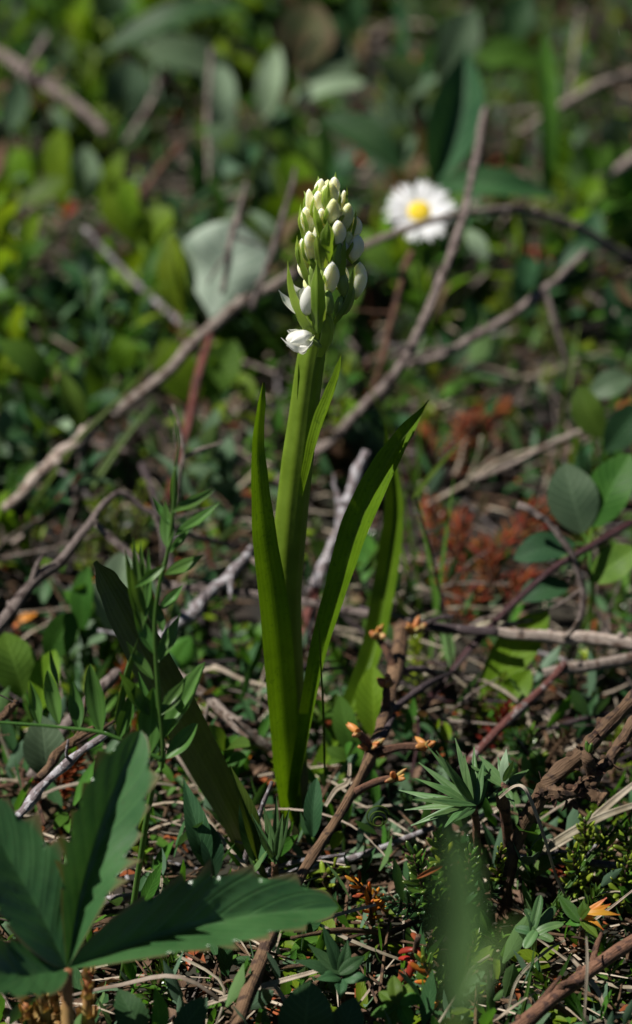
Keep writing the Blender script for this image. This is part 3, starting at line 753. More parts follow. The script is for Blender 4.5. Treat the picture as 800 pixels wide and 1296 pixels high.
plant('round_leaf_plant', 'plant with five oval leaves on a dark red stem at right edge', 'plant', [
    LF('g_blue', (738, 676), 4.6, (714, 586), .8, 66, 'ell', N=(-.15, .45, .85), fold=.15),
    LF('g_mid', (750, 668), 4.8, (798, 574), .8, 60, 'ell', N=(-.35, .4, .8), fold=.2),
    LF('g_dark', (728, 688), 4.6, (650, 708), -.6, 46, 'ell', N=(-.1, .8, .5), fold=.25),
    LF('g_mid', (748, 736), 3.8, (806, 694), .1, 46, 'ell', N=(.1, .75, .6), fold=.2),
    LF('g_dark', (722, 740), 3.6, (655, 758), -.4, 40, 'ell', N=(-.1, .8, .5))], junction=(746, 694, 4.5), root_at=(738, 800))
plant(H, 'two overlapping leaves at the right edge, above the oval-leaved plant', 'plant', [
    LF('g_mid', (762, 556), 4.2, (732, 488), .6, 44, 'ell', N=(-.4, .4, .8)),
    LF('g_dark', (766, 572), 4.0, (812, 510), .4, 46, 'ell', N=(.2, .6, .7)),
    LF('g_blue', (745, 500), 5.0, (800, 478), .2, 38, 'ell', N=(0, .7, .6))])
plant(H, 'yellow-green leaves lying beneath the long pale stick at right', 'plant', [
    LF('g_yel', (608, 880), 1.2, (694, 770), 1.2, 52, 'ell', N=(.1, .75, .65), fold=.15),
    LF('g_yel', (630, 905), .9, (672, 848), .6, 36, 'ell', N=(.1, .75, .6))])
plant(H, 'bright green rounded leaf showing between orchid leaf and brown stem', 'plant', [
    LF('g_yel', (474, 935), .9, (472, 842), .8, 46, 'ell', N=(-.1, .5, .85)),
    LF('g_mid', (450, 960), .8, (430, 880), .6, 34, 'ell', N=(-.2, .4, .85))])
plant(H, 'yellow-green leaf hanging below the arching twig right of the spike', 'plant', [
    LF('g_pale', (590, 290), 5.6, (615, 330), -.6, 26, 'ell', N=(.1, .7, .7)),
    LF('g_mid', (430, 400), 3.2, (450, 340), .6, 34, 'ell', N=(0, .4, .9))])

# sharp narrow-leaved shrublets
def whorl(name, label, cat, ctr, leaves, mat, wpx, stalk, smat='twig_warm', sr=.16, group=None, fold=.35, pf='lance'):
    C = G(*ctr)
    b = G(*stalk[-1]); b.z = gz(b.x, b.y) - .1
    root = thing(name, label, cat, b, group)
    part('stem', tube([C] + [G(*s) for s in stalk[:-1]] + [b], [sr * .8] + [sr] * len(stalk), n=9, nv=24, rough=.25, seed=ctr[0]), M[smat], root)
    q = random.Random(int(ctr[0]))
    for lf in leaves:
        tx, ty, dy = lf[:3]
        m = lf[3] if len(lf) > 3 else mat
        w = lf[4] if len(lf) > 4 else wpx
        A = C + V((q.uniform(-.06, .06), q.uniform(-.06, .06), q.uniform(-.1, .1)))
        B = W(tx, ty, C.y + dy)
        d = (B - A).normalized()
        nn = (UP * .8 + V((0, -.5, 0)) - d * .2 + V((q.uniform(-.4, .4), q.uniform(-.2, .2), 0))).normalized()
        n = 14
        P = cr([A, (A + B) / 2 + nn * q.uniform(-.05, .12), B], n)
        ww = w / pxcm(A)
        part('leaf', blade(P, [max(.03, ww * prof(pf, .06 + .93 * i / n)) for i in range(n + 1)], nn, fold=q.uniform(.2, fold + .2), nv=n, nu=6, curl=.25, resample=False), M[m], root)
    return root
whorl('dwarf_shrub', 'narrow-leaved shrublet with fan of grey-green leaves behind the blurred foreground leaf', 'shrub', (600, 1020, 3.6),
      [(540, 943, .8), (576, 934, .9), (588, 955, .5), (526, 985, .2), (522, 1012, -.3), (540, 1035, -.8), (563, 962, -.2), (612, 962, .6), (560, 1050, -1), (505, 1000, .6), (618, 985, .8), (520, 1045, -.2), (552, 950, .2), (530, 965, .9), (600, 945, 1.1), (546, 1012, -.7), (575, 1040, -1.1), (512, 1025, .2)], 'heather', 11.5, [(603, 1050, 2.4), (606, 1090, .5)], sr=.1)
whorl('dwarf_shrub', 'small leafy shoot on a peeling brown stalk left of the gnarled stem', 'shrub', (640, 992, 4.0),
      [(591, 966, .3), (606, 956, .5), (630, 958, .6), (641, 948, .3, 'g_pale', 14), (650, 962, -.3), (669, 974, .5), (652, 1022, -.6), (618, 1010, .4), (700, 1015, .8)], 'heather', 11, [(636, 1010, 3.4), (641, 1040, 2.4), (650, 1072, .8)], sr=.15)
whorl('dwarf_shrub', 'five-leaved green shoot under the grass blade, bottom right', 'shrub', (676, 1182, 2.0),
      [(684, 1133, .6), (703, 1148, .7), (713, 1169, .2), (700, 1191, -.3), (664, 1200, -.4), (665, 1150, .5, 'g_dark'), (652, 1175, .2, 'g_dark')], 'heather', 14, [(676, 1195, 1.2), (674, 1205, .2)], sr=.07, smat='heather', pf='oblong')
whorl('dwarf_shrub', 'green shoot with four orange-tan leaves near the right edge', 'shrub', (737, 1162, 2.2),
      [(706, 1132, .5), (716, 1170, .2), (758, 1188, -.4), (738, 1140, .3), (768, 1136, .3, 'orange', 10), (773, 1144, .2, 'orange', 10), (785, 1158, 0, 'orange', 11), (764, 1177, -.3, 'orange', 9), (748, 1150, -.2, 'g_mid', 12)], 'g_mid', 18, [(737, 1180, 1.2), (735, 1195, .2)], sr=.08, smat='twig_brown')
whorl('dwarf_shrub', 'fuzzy narrow-leaved shoot at the foot of the orchid', 'shrub', (348, 1092, 1.9),
      [(318, 1030, .3), (334, 1022, .5), (350, 1008, .4), (366, 1024, .2), (358, 1030, -.3), (328, 1050, -.4), (342, 1040, .1)], 'heather', 13, [(348, 1110, 1.0), (346, 1125, .1)], sr=.1, fold=.6)
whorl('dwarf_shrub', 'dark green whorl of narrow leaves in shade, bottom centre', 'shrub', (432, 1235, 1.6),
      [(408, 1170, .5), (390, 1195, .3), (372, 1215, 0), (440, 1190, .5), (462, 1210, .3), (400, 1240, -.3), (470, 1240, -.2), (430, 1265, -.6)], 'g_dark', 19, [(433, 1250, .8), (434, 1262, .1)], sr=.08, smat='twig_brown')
whorl('dwarf_shrub', 'small green shoot at the bottom edge below the red leaves', 'shrub', (505, 1275, 1.6),
      [(480, 1255, .4), (498, 1235, .6), (520, 1245, .5), (535, 1268, 0), (490, 1300, -.3), (520, 1300, -.3), (470, 1285, .1)], 'g_mid', 22, [(506, 1290, .8), (507, 1300, .1)], sr=.08, pf='ell')
plant(H, 'mottled oval leaf upright right of the orchid foot', 'plant', [
    LF('g_dark', (396, 1060), 1.7, (401, 984), .5, 27, 'ell', N=(-.2, .2, .9), fold=.45),
    LF('g_yel', (420, 1075), 1.0, (432, 1052), .3, 16, 'ell', N=(0, .8, .5))])
plant(H, 'two upright narrow leaves left of the orchid foot', 'plant', [
    LF('g_mid', (326, 1088), 1.6, (291, 968), .6, 25, 'lance', N=(.5, .2, .8), fold=.5),
    LF('g_dark', (322, 1090), 1.5, (308, 1002), .3, 30, 'ell', N=(.2, .3, .9), fold=.3)])
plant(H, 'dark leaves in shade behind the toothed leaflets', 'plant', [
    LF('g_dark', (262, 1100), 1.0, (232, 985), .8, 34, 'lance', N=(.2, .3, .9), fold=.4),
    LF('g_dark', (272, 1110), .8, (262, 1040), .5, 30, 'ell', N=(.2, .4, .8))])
plant('toothed_leaf_plant', 'dark pointed leaves at the bottom edge below the long toothed leaflet', 'plant', [
    LF('g_dark', (180, 1310), 1.4, (150, 1252), .5, 46, 'tooth', N=(0, .6, .7)),
    LF('g_mid', (200, 1310), 1.5, (196, 1248), .5, 28, 'lance', N=(.5, .3, .8), fold=.5),
    LF('g_dark', (225, 1312), 1.3, (262, 1262), .4, 40, 'tooth', N=(0, .6, .7))])
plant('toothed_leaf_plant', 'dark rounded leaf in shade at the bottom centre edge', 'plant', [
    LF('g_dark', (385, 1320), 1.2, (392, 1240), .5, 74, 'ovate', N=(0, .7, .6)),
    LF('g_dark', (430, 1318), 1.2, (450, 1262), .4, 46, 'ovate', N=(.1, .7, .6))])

# ------------------------------------------------------------------ crowberry and mossy shoots
def unit_leaf(name, mat, wid, pf='ell', fold=.3, bow=.08, nv=7, nu=2, thick=0.0, curl=0.0):
    P = [V((0, i / nv, bow * math.sin(math.pi * i / nv) * (1 if bow > 0 else 1))) for i in range(nv + 1)]
    return mesh(name, blade(P, [max(.015, wid * prof(pf, i / nv)) for i in range(nv + 1)], V((0, 0, 1)), fold=fold, nv=nv, nu=nu, thick=thick, curl=curl, resample=False), mat)
def unit_needle(name, mat, w=.3, flat=.62, n=8, m=7):
    return mesh(name, egg(V((0, 0, 0)), V((0, 1, 0)), w, n=n, m=m, side=V((1, 0, 0)), lobes=1, ld=0, flat=flat, power=.5, belly=1.05, bend=.06), mat)
UM = {}
def um(kind, mat):
    k = (kind, mat)
    if k not in UM:
        m = M[mat]
        if kind == 'needle': UM[k] = unit_needle('needle_leaf', m)
        elif kind == 'needle_thin': UM[k] = unit_needle('needle_leaf', m, .17, .6, 5, 5)
        elif kind == 'ell': UM[k] = unit_leaf('leaf', m, .52, 'ell', .25, .10, 8, 4)
        elif kind == 'round': UM[k] = unit_leaf('leaf', m, .72, 'oblong', .18, .08, 8, 4)
        elif kind == 'lance': UM[k] = unit_leaf('leaf', m, .28, 'lance', .4, .12, 9, 4)
        elif kind == 'obov': UM[k] = unit_leaf('leaf', m, .46, 'obov', .22, -.08, 8, 4)
        elif kind == 'curl': UM[k] = unit_leaf('leaf', m, .6, 'ell', .9, .28, 8, 4, curl=.6)
    return UM[k]
def sprig_frames(P, n, q, tilt0, tilt1, jit=.25):
    """positions, directions and facings of n leaves spiralling up a path"""
    out = []
    pts = cr(P, 40)
    for i in range(n):
        v = (i + .5) / n
        j = min(39, int(v * 40)); p = pts[j].lerp(pts[j + 1], v * 40 - j)
        t = (pts[j + 1] - pts[j]).normalized()
        X = t.orthogonal().normalized(); Y = t.cross(X)
        a = i * 2.39996 + q.uniform(-jit, jit)
        rad = X * math.cos(a) + Y * math.sin(a)
        tl = tilt0 + (tilt1 - tilt0) * v + q.uniform(-jit, jit) * .6
        d = t * math.cos(tl) + rad * math.sin(tl)
        out.append((p, d, (t * math.sin(tl) - rad * math.cos(tl)), v))
    return out
def crow(label, P, n, ln, mat, group=None, name='crowberry_shoot', parts=True, kind='needle', tilt=(1.35, .45), sm='twig_brown', sr=.06, seed=1, mats=None, cat='shrub'):
    q = random.Random(seed)
    b = P[0].copy()
    root = thing(name, label, cat, b, group)
    part('stem', tube(P, [sr * 1.2, sr, sr * .6], n=6, nv=12, rough=.2, seed=seed), M[sm], root)
    fr = sprig_frames(P, n, q, *tilt)
    if parts:
        for p, d, f, v in fr:
            if v < .06: continue
            m = mats[q.randrange(len(mats))] if mats else mat
            inst('leaf', um(kind, m), root, p, d, f, ln * q.uniform(.8, 1.15) * (1 - .35 * max(0, v - .7) / .3))
    else:
        g = []
        for p, d, f, v in fr:
            if v < .08: continue
            L = ln * q.uniform(.8, 1.15) * (1 - .3 * max(0, v - .7) / .3)
            n_ = (f + d * .1).normalized()
            g.append(blade([p, p + d * L * .5 + n_ * L * .06, p + d * L], [L * .12, L * .26, L * .24, L * .05], n_, fold=.3, nv=3, nu=2))
        o = part('foliage', join(*g), M[mat], root)
        o['kind'] = 'stuff'
    return root
def gp(*pts):
    P = [G(*p) for p in pts]
    P[0].z = max(P[0].z, gz(P[0].x, P[0].y) - .05)
    return P
crow('dark glossy crowberry head pointing left, below the blurred foreground leaf', gp((560, 1165, .5), (535, 1150, 1.6), (492, 1142, 2.6)), 46, .52, 'crow_d', seed=1)
crow('glossy green crowberry shoot with plump leaves beside the dark head', gp((562, 1170, .4), (540, 1135, 2.0), (524, 1082, 3.6)), 54, .6, 'crow', seed=2)
crow('crowberry shoot topped with pale tips just left of the foreground leaf', gp((575, 1140, .6), (562, 1100, 2.2), (556, 1058, 3.6)), 50, .56, 'crow', seed=3, mats=['crow', 'crow', 'crow_y'])
crow('crowberry shoot half hidden by the foreground leaf', gp((600, 1180, .5), (590, 1130, 2.0), (596, 1080, 3.2)), 46, .55, 'crow', seed=4)
crow('short yellow-green shoot bud left of the gnarled stem', gp((632, 1115, 1.2), (631, 1100, 1.8), (634, 1072, 2.8)), 22, .42, 'crow_y', seed=5, tilt=(.7, .15))
crow('crowberry shoot with yellowing leaf tips at the bottom, right of the red leaves', gp((560, 1270, .4), (548, 1245, 1.2), (535, 1215, 2.0)), 30, .55, 'crow', seed=6, mats=['crow', 'crow_y', 'orange', 'crow'])
for i, (x, y, lab) in enumerate(((735, 1100, 'leftmost'), (765, 1075, 'second'), (790, 1110, 'third'), (745, 1060, 'topmost'), (800, 1070, 'rightmost'))):
    crow(('yellow-green crowberry shoot, %s of the clump at the right edge' % lab), gp((x, y + 40, .2), (x - 3, y + 15, 1.2), (x + rnd.uniform(-12, 12), y - 22, 2.4)), 36, .52, 'crow_y', seed=20 + i, mats=['crow_y', 'crow', 'crow_y'], group='crowberry clump at the right edge')
crow('withered shoot with scarlet and orange leaves hanging, bottom centre', gp((530, 1185, 2.4), (522, 1215, 1.4), (512, 1245, .6)), 13, .62, 'redleaf', seed=8, mats=['redleaf', 'redleaf', 'orange', 'rust'], tilt=(.9, .4), name='withered_shoot')
crow('shoot with orange-yellow leaves lying on straw, bottom centre', gp((488, 1150, .5), (470, 1135, 1.2), (448, 1112, 1.8)), 16, .5, 'orange', seed=9, mats=['orange', 'orange', 'rust'], tilt=(1.1, .5), name='withered_shoot')
crow('small orange-leaved shoot above the straw, left of the dark crowberry head', gp((472, 1170, .4), (468, 1150, 1.0), (476, 1128, 1.6)), 10, .42, 'orange', seed=10, tilt=(1.1, .5), name='withered_shoot')
crow('yellow-green little shoot just below the brown stem', gp((420, 1130, .3), (410, 1110, .9), (430, 1095, 1.2)), 10, .55, 'crow_y', seed=11, tilt=(1.2, .6))
# one brown dead leaf lying on the crowberry
_g, _a = leaf_geo((527, 1112), 3.4, (560, 1096), .2, 11, 'ell', N=(0, .6, .7), fold=.9, thick=.03)
single('dead_leaf', _g, M['rust'], 'pinkish brown rolled dead leaf resting on the crowberry', 'leaf', _a)

# tan scaly shoots, bottom left corner
def scaly(label, P, n, seed):
    q = random.Random(seed)
    root = thing('scaly_shoot', label, 'shoot', P[0].copy(), 'tan scaly shoots in the bottom left corner')
    part('stem', tube(P, [.12, .14, .08], n=8, nv=12), M['scale'], root)
    for p, d, f, v in sprig_frames(P, n, q, .75, .25, .1):
        inst('scale_leaf', um('obov', 'scale'), root, p, d, f, q.uniform(.55, .75) * (1 - .3 * v))
scaly('tan scaly shoot nearest the left edge, lowest of three', gp((45, 1330, .2), (40, 1300, 1.2), (32, 1272, 2.2)), 18, 1)
scaly('tan scaly shoot left of the yellow leaf stalk', gp((62, 1320, .3), (58, 1290, 1.6), (50, 1240, 3.0)), 26, 2)
scaly('tan scaly shoot right of the yellow leaf stalk', gp((112, 1330, .3), (110, 1295, 1.6), (112, 1232, 3.2)), 28, 3)
scaly('tan scaly shoot peeping out behind the yellow leaf stalk', gp((72, 1300, .6), (68, 1270, 1.8), (58, 1212, 3.4)), 20, 4)

# rust-red withered shoots behind, right of the orchid
for i, (b, t, lab) in enumerate((((640, 700, 1.0), (690, 640, 3.2), 'uppermost, under the curved twig'), ((610, 735, .6), (655, 680, 2.6), 'in the middle of the patch'), ((575, 735, .6), (585, 655, 3.0), 'upright at the left of the patch'),
                            ((590, 775, .4), (560, 725, 1.8), 'lowest, just above the long stick'), ((560, 590, 1.2), (620, 530, 3.2), 'right of the folded orchid leaf tip'), ((600, 560, 1.0), (640, 515, 3.0), 'farther back above the patch'), ((545, 620, .8), (535, 545, 3.0), 'behind the folded orchid leaf tip'), ((610, 610, .5), (600, 570, 1.8), 'between two pale straws'), ((665, 690, 1.2), (700, 650, 3.0), 'nearest the oval-leaved plant'), ((625, 755, .4), (610, 690, 2.4), 'at the foot of the patch'), ((585, 600, .8), (590, 530, 2.8), 'tall, in the upper part of the patch'), ((560, 700, .6), (545, 640, 2.4), 'close behind the dark thin stem'), ((640, 770, .4), (680, 735, 1.8), 'lying lowest at the right of the patch'), ((575, 790, .3), (610, 752, 1.5), 'lying just behind the blackened twig'))):
    A, B = G(*b), G(t[0], t[1], t[2] * .7)
    A.z = max(A.z, gz(A.x, A.y))
    crow('rust-red withered shoot, %s' % lab, [A, (A + B) / 2 + V((0, 0, .3)), B], 64, .62, 'rust', seed=40 + i, name='withered_shoot', kind='needle_thin', tilt=(1.2, .6), mats=['rust', 'rust', 'brown', 'rust'], group='rust-red patch right of the orchid')
# yellow-green mossy shoots
for i, (x, y, h, lab) in enumerate(((650, 400, 2.0, 'below the forked twig, left one'), (690, 425, 2.0, 'below the forked twig, middle one'), (720, 445, 1.6, 'below the forked twig, right one'), (640, 440, 1.2, 'below the forked twig, nearest one'),
                              (150, 690, 2.2, 'behind the bend of the grey twig'), (130, 675, 2.4, 'under the bend of the grey twig'), (172, 668, 2.4, 'right of the bend of the grey twig'), (110, 705, 2.0, 'left of the dark leaning leaf tip'), (650, 540, 1.5, 'among the rust-red shoots'))):
    b = G(x, y + 25, .2); t = G(x + rnd.uniform(-8, 8), y - 10, h)
    t.y = b.y + rnd.uniform(-.5, .5)
    crow('yellow-green mossy shoot %s' % lab, [b, (b + t) / 2, t], 60, .5, 'crow_y', seed=60 + i, name='moss_shoot', kind='needle_thin', mats=['crow_y', 'crow_y', 'crow'], group='yellow-green mossy shoots', cat='moss')

# ------------------------------------------------------------------ twigs and stems
def twig(label, pts, rpx, mat, name='dead_twig', branches=(), rough=.22, seed=None, group=None, cat='twig', n=9, nv=None, knots=True):
    P = [G(*p) for p in pts]
    seed = pts[0][0] * .37 if seed is None else seed
    sc = [pxcm(p) for p in P]
    if not isinstance(rpx, (list, tuple)): rpx = [rpx] * len(P)
    if len(rpx) != len(P): rpx = lin(list(rpx), len(P) - 1)
    rr = [r * (.82 if name == 'dead_twig' else 1) / s for r, s in zip(rpx, sc)]
    low = min(P, key=lambda p: p.z)
    root = thing(name, label, cat, V((low.x, low.y, gz(low.x, low.y))), group)
    nv = nv or len(P) * 8
    qj = random.Random(int(seed * 7) + 1)
    if name == 'dead_twig':                       # real twigs run in short uneven kinks
        m = (len(P) - 1) * 2
        rr = lin(rr, m)
        P = [p + V((qj.uniform(-1, 1), qj.uniform(-1, 1), qj.uniform(-1, 1))) * rr[i] * .3 for i, p in enumerate(cr(P, m))]
    st = part('stem', tube(P, rr, n=n, nv=nv, rough=rough, seed=seed), M[mat], root)
    q = random.Random(int(seed * 10))
    if knots:
        C = cr(P, 60)
        for i in range(max(2, len(P) // 2)):
            k = q.randrange(4, 56); p = C[k]; r = rr[min(len(rr) - 1, int(k / 60 * len(rr)))]
            d = V((q.uniform(-1, 1), q.uniform(-1, 1), q.uniform(-.3, 1))).normalized()
            part('bud_scar', egg(p + d * r * .4, p + d * r * 1.75, r * 1.3, n=7, m=5), M[mat], root, st)
    if name == 'dead_twig' and len(P) > 5:
        for _ in range(qj.choice([1, 2, 3])):     # short side twiglets
            i = qj.randrange(1, len(P) - 2)
            t = (P[i + 1] - P[i]).normalized()
            d = (t + V((qj.uniform(-1, 1), qj.uniform(-1, 1), qj.uniform(-.2, 1)))).normalized()
            L = qj.uniform(.6, 2.0); r0 = min(rr[i] * .55, .09)
            e = P[i] + d * L
            part('twiglet', tube([P[i], P[i] + d * L * .5 + V((qj.uniform(-.1, .1), qj.uniform(-.1, .1), qj.uniform(-.1, .1))), e], [r0, r0 * .8, r0 * .5], n=6, nv=8, rough=.3, seed=seed + _), M[mat], root)
    for bp, br, bm in branches:
        B = [G(*p) for p in bp]
        b = part('branch', tube(B, [r / pxcm(p) for r, p in zip(lin(list(br), len(B) - 1) if len(br) != len(B) else br, B)], n=7, nv=len(B) * 5, rough=rough, seed=seed + 2), M[bm or mat], root)
    return root
twig('long arching grey twig passing behind the flower spike and before the daisy', [(143, 527, 3.4), (215, 465, 4.4), (270, 410, 5.2), (335, 368, 6.0), (400, 335, 6.8), (470, 308, 7.6), (540, 281, 8.3), (600, 268, 8.3), (660, 266, 7.8), (720, 285, 6.8), (770, 310, 5.6), (812, 335, 4.4)], [9, 9, 9, 8, 7, 6, 6, 6, 6.5, 7, 8, 8], 'twig_pale')
twig('broken pale flattened stick at the left edge', [(5, 645, 2.4), (45, 606, 3), (80, 575, 3.4), (112, 548, 3.8)], [7, 10, 12, 11], 'twig_pale', branches=[([(106, 556, 3.6), (104, 590, 2.8), (98, 625, 2), (94, 660, 1)], [7, 7, 6, 5], 'twig')])
twig('tall grey twig rising from behind the orchid to the upper right', [(613, 136, 10.5), (604, 190, 10), (592, 250, 9.4), (578, 300, 8.6), (560, 350, 7.8), (535, 410, 6.6), (505, 465, 5.2), (470, 507, 4), (430, 545, 3), (385, 585, 2), (345, 614, 1)], [4, 6, 6.5, 7, 7, 8, 8, 8, 8, 8, 7], 'twig')
twig('forked grey twig slanting down from the right towards the orchid', [(742, 318, 6.5), (715, 345, 6.2), (690, 368, 6), (645, 400, 5.6), (600, 425, 5.2), (560, 450, 4.8), (515, 464, 4.5)], [5, 6, 7, 7, 7, 6, 6], 'twig', branches=[([(690, 368, 6), (700, 400, 5.4), (715, 450, 4.2), (725, 500, 3)], [5, 4, 4, 3], None)])
twig('thin brown stem running down below the daisy', [(520, 318, 7), (505, 370, 6), (492, 420, 5), (480, 470, 4), (455, 540, 2)], [5, 5, 5, 5, 5], 'twig_warm', knots=False)
twig('rust-red stem hanging under the arching twig', [(266, 424, 5), (250, 480, 4), (240, 530, 3), (228, 580, 2), (210, 640, .6)], [5, 6, 6, 5.5, 5], 'twig_red', name='red_stem', cat='stem')
twig('dark knobby twig just left of the flower spike tip', [(374, 212, 9.5), (365, 255, 8.8), (350, 300, 7.8), (335, 345, 6.8), (318, 392, 5.6)], [3, 4.5, 5, 5, 5], 'twig', rough=.5)
twig('grey twig crossing the silvery white leaf', [(312, 232, 9), (300, 275, 8.2), (290, 320, 7.4), (282, 372, 6.2)], [3.5, 5, 5, 4.5], 'twig', rough=.5)
twig('grey twig bent at a sharp angle, left side', [(-12, 802, 4), (40, 742, 4.6), (75, 712, 5), (112, 664, 5.6), (148, 625, 6), (180, 642, 5.6), (207, 659, 5.2), (245, 678, 4.4), (300, 692, 3.2)], [9, 9, 8, 6, 5, 4.5, 4.5, 4, 4], 'twig', branches=[([(118, 660, 5.5), (150, 690, 5), (190, 720, 4.4), (215, 742, 3.8)], [4, 5, 5, 5], None)])
twig('small pale forked twig left of the tall orchid leaf', [(219, 513, 8), (228, 545, 7.4), (232, 575, 6.8), (228, 604, 6.0), (222, 650, 4)], [2, 3, 3.4, 3.4, 3], 'twig_pale', branches=[([(231, 580, 6.7), (250, 570, 6.8), (282, 560, 7)], [3, 2.6, 1.6], None)], rough=.1)
twig('silver lichened twig between the vetch and the tall orchid leaf', [(320, 692, 4.2), (295, 722, 3.7), (270, 748, 3.2), (240, 780, 2.6), (205, 806, 2), (165, 846, 1.0)], [6, 9, 10, 10, 10, 9], 'lichen', rough=.35, branches=[([(310, 704, 4), (335, 716, 3.8), (360, 720, 3.6)], [4, 4, 3], 'twig_pale')])
twig('thin grey twig lying level behind the orchid stem', [(200, 740, 2.8), (260, 747, 3), (330, 753, 3.1), (400, 764, 3.2), (470, 778, 3.2), (520, 786, 3.2)], [6, 6, 6, 6, 7, 7], 'twig')
twig('blackened twig lying right of the brown stem top', [(455, 772, 3.1), (510, 786, 3.1), (560, 794, 3), (630, 798, 3.2)], [7, 8, 8, 6], 'twig_dark')
twig('long pale straight stick lying level at the right', [(560, 797, 2.9), (620, 799, 2.9), (680, 804, 2.9), (740, 809, 2.8), (815, 819, 2.7)], [6, 8, 10, 11, 11], 'twig_pale', rough=.12)
twig('short grey stick at the right edge under the long pale stick', [(688, 852, 2.4), (740, 843, 2.6), (812, 830, 2.8)], [8, 9, 9], 'twig_pale')
twig('dark red stem slanting through the oval-leaved plant', [(545, 882, 1.4), (600, 816, 2.6), (650, 764, 3.6), (700, 720, 4.4), (750, 690, 4.9), (812, 655, 5.3)], [4, 4.5, 4.5, 4.5, 4.5, 4], 'twig_wine', name='red_stem', cat='stem')
twig('flaking red stem right of the orange buds', [(572, 990, .8), (610, 945, 1.5), (650, 905, 2), (690, 868, 2.4), (715, 840, 2.7)], [5.5, 5.5, 5.5, 5, 5], 'redlichen', name='red_stem', cat='stem')
twig('curved grey twig with knobby tip before the oval-leaved plant', [(655, 638, 6), (680, 650, 5.8), (703, 670, 5.4), (722, 700, 4.8), (737, 745, 3.8), (733, 790, 2.8), (720, 835, 1.2)], [6, 5.5, 5, 5, 5, 5, 5], 'twig')
twig('pale diagonal stick pointing at the base of the tall orchid leaf', [(222, 852, 2.7), (265, 885, 2.2), (300, 915, 1.8), (344, 950, 1.0)], [7, 8, 9, 8], 'twig_pale', rough=.12)
twig('lichened upright twig behind the folded orchid leaf', [(388, 810, .6), (400, 745, 2), (425, 680, 3), (445, 625, 4), (464, 571, 5)], [7, 8, 8, 9, 8], 'lichen', rough=.45, branches=[([(400, 745, 2), (385, 790, 1.4), (380, 830, .8)], [8, 7, 6], 'twig_red')])
twig('thick brown stick lying in the bottom right corner', [(640, 1312, 1.0), (700, 1264, 1.5), (750, 1226, 1.8), (820, 1180, 2.2)], [11, 12, 11, 11], 'twig_warm', rough=.2, n=11)
twig('straight twig with dark bands lying level near the right edge', [(640, 1086, 1.0), (690, 1088, 1.3), (740, 1090, 1.4), (815, 1100, 1.4)], [6, 6.5, 6, 6], 'lichen')
twig('lichened twig under the vetch at the left', [(12, 1044, 2.6), (50, 1002, 3.2), (90, 962, 3.8), (135, 930, 4.4)], [8, 7, 7, 5], 'lichen', rough=.4)
twig('knobby brown twig beside the lichened one at the left', [(50, 985, 3.0), (75, 952, 3.6), (98, 935, 4.0), (118, 921, 4.4)], [7, 7, 6, 5], 'twig_brown', rough=.45)
twig('stub of brown twig with a hair entering from the left edge', [(-15, 918, 4), (5, 905, 4.4), (22, 889, 4.8)], [7, 7, 6], 'twig_brown', rough=.45, branches=[([(20, 890, 4.8), (5, 882, 5), (-12, 876, 5.2)], [1.2, 1, .8], 'twig_pale')])
twig('mauve stem slanting behind the left vetch leaflets', [(40, 985, 1.0), (75, 930, 1.8), (110, 890, 2.4), (150, 850, 2.8)], [8, 8, 8, 7], 'twig', name='woody_stem', cat='stem')
twig('blurred pale brown stick in the upper left corner', [(-15, 60, 6.5), (35, 92, 6), (85, 125, 5.4), (135, 168, 4.6)], [8, 9, 9, 7], 'twig')
twig('second blurred stick crossing the one in the upper left corner', [(60, 45, 7), (35, 85, 6.4), (12, 125, 5.8)], [5, 6, 5], 'twig')
twig('blurred tan stick at the upper right edge', [(815, 86, 6.6), (760, 108, 6.2), (700, 140, 5.6), (655, 170, 5)], [6, 7, 6, 4], 'twig_pale')
twig('blurred greyish stick below the tan one at the right edge', [(815, 190, 5), (760, 230, 4.2), (705, 275, 3.2)], [8, 8, 7], 'twig')
twig('red-brown twig slanting up left of the silvery white leaf', [(170, 262, 3.8), (205, 210, 4.8), (232, 180, 5.4)], [5, 5, 4], 'twig_warm')
twig('mauve upright twig in the blurred top left', [(265, 230, 4.4), (262, 150, 6), (268, 60, 8)], [3, 4, 3], 'twig')
twig('twig slanting up beyond the pale oval leaf, upper left', [(160, 178, 3.8), (190, 135, 4.6), (202, 100, 5.4)], [4, 5, 4], 'twig')
twig('grey upright stem in the blurred top right', [(722, 130, 4.6), (728, 60, 6.2), (735, 10, 7.4)], [4, 4, 3], 'twig')
twig('thin grey stick among the rust-red shoots', [(600, 606, 2.4), (650, 586, 3), (700, 560, 3.4), (745, 545, 3.6)], [4, 4.5, 5, 4], 'twig_pale')
twig('pale straw stalk lying above the rust-red shoots', [(540, 640, 1.8), (590, 612, 2.2), (640, 580, 2.6), (700, 565, 2.8)], [3, 4, 4, 3], 'straw')

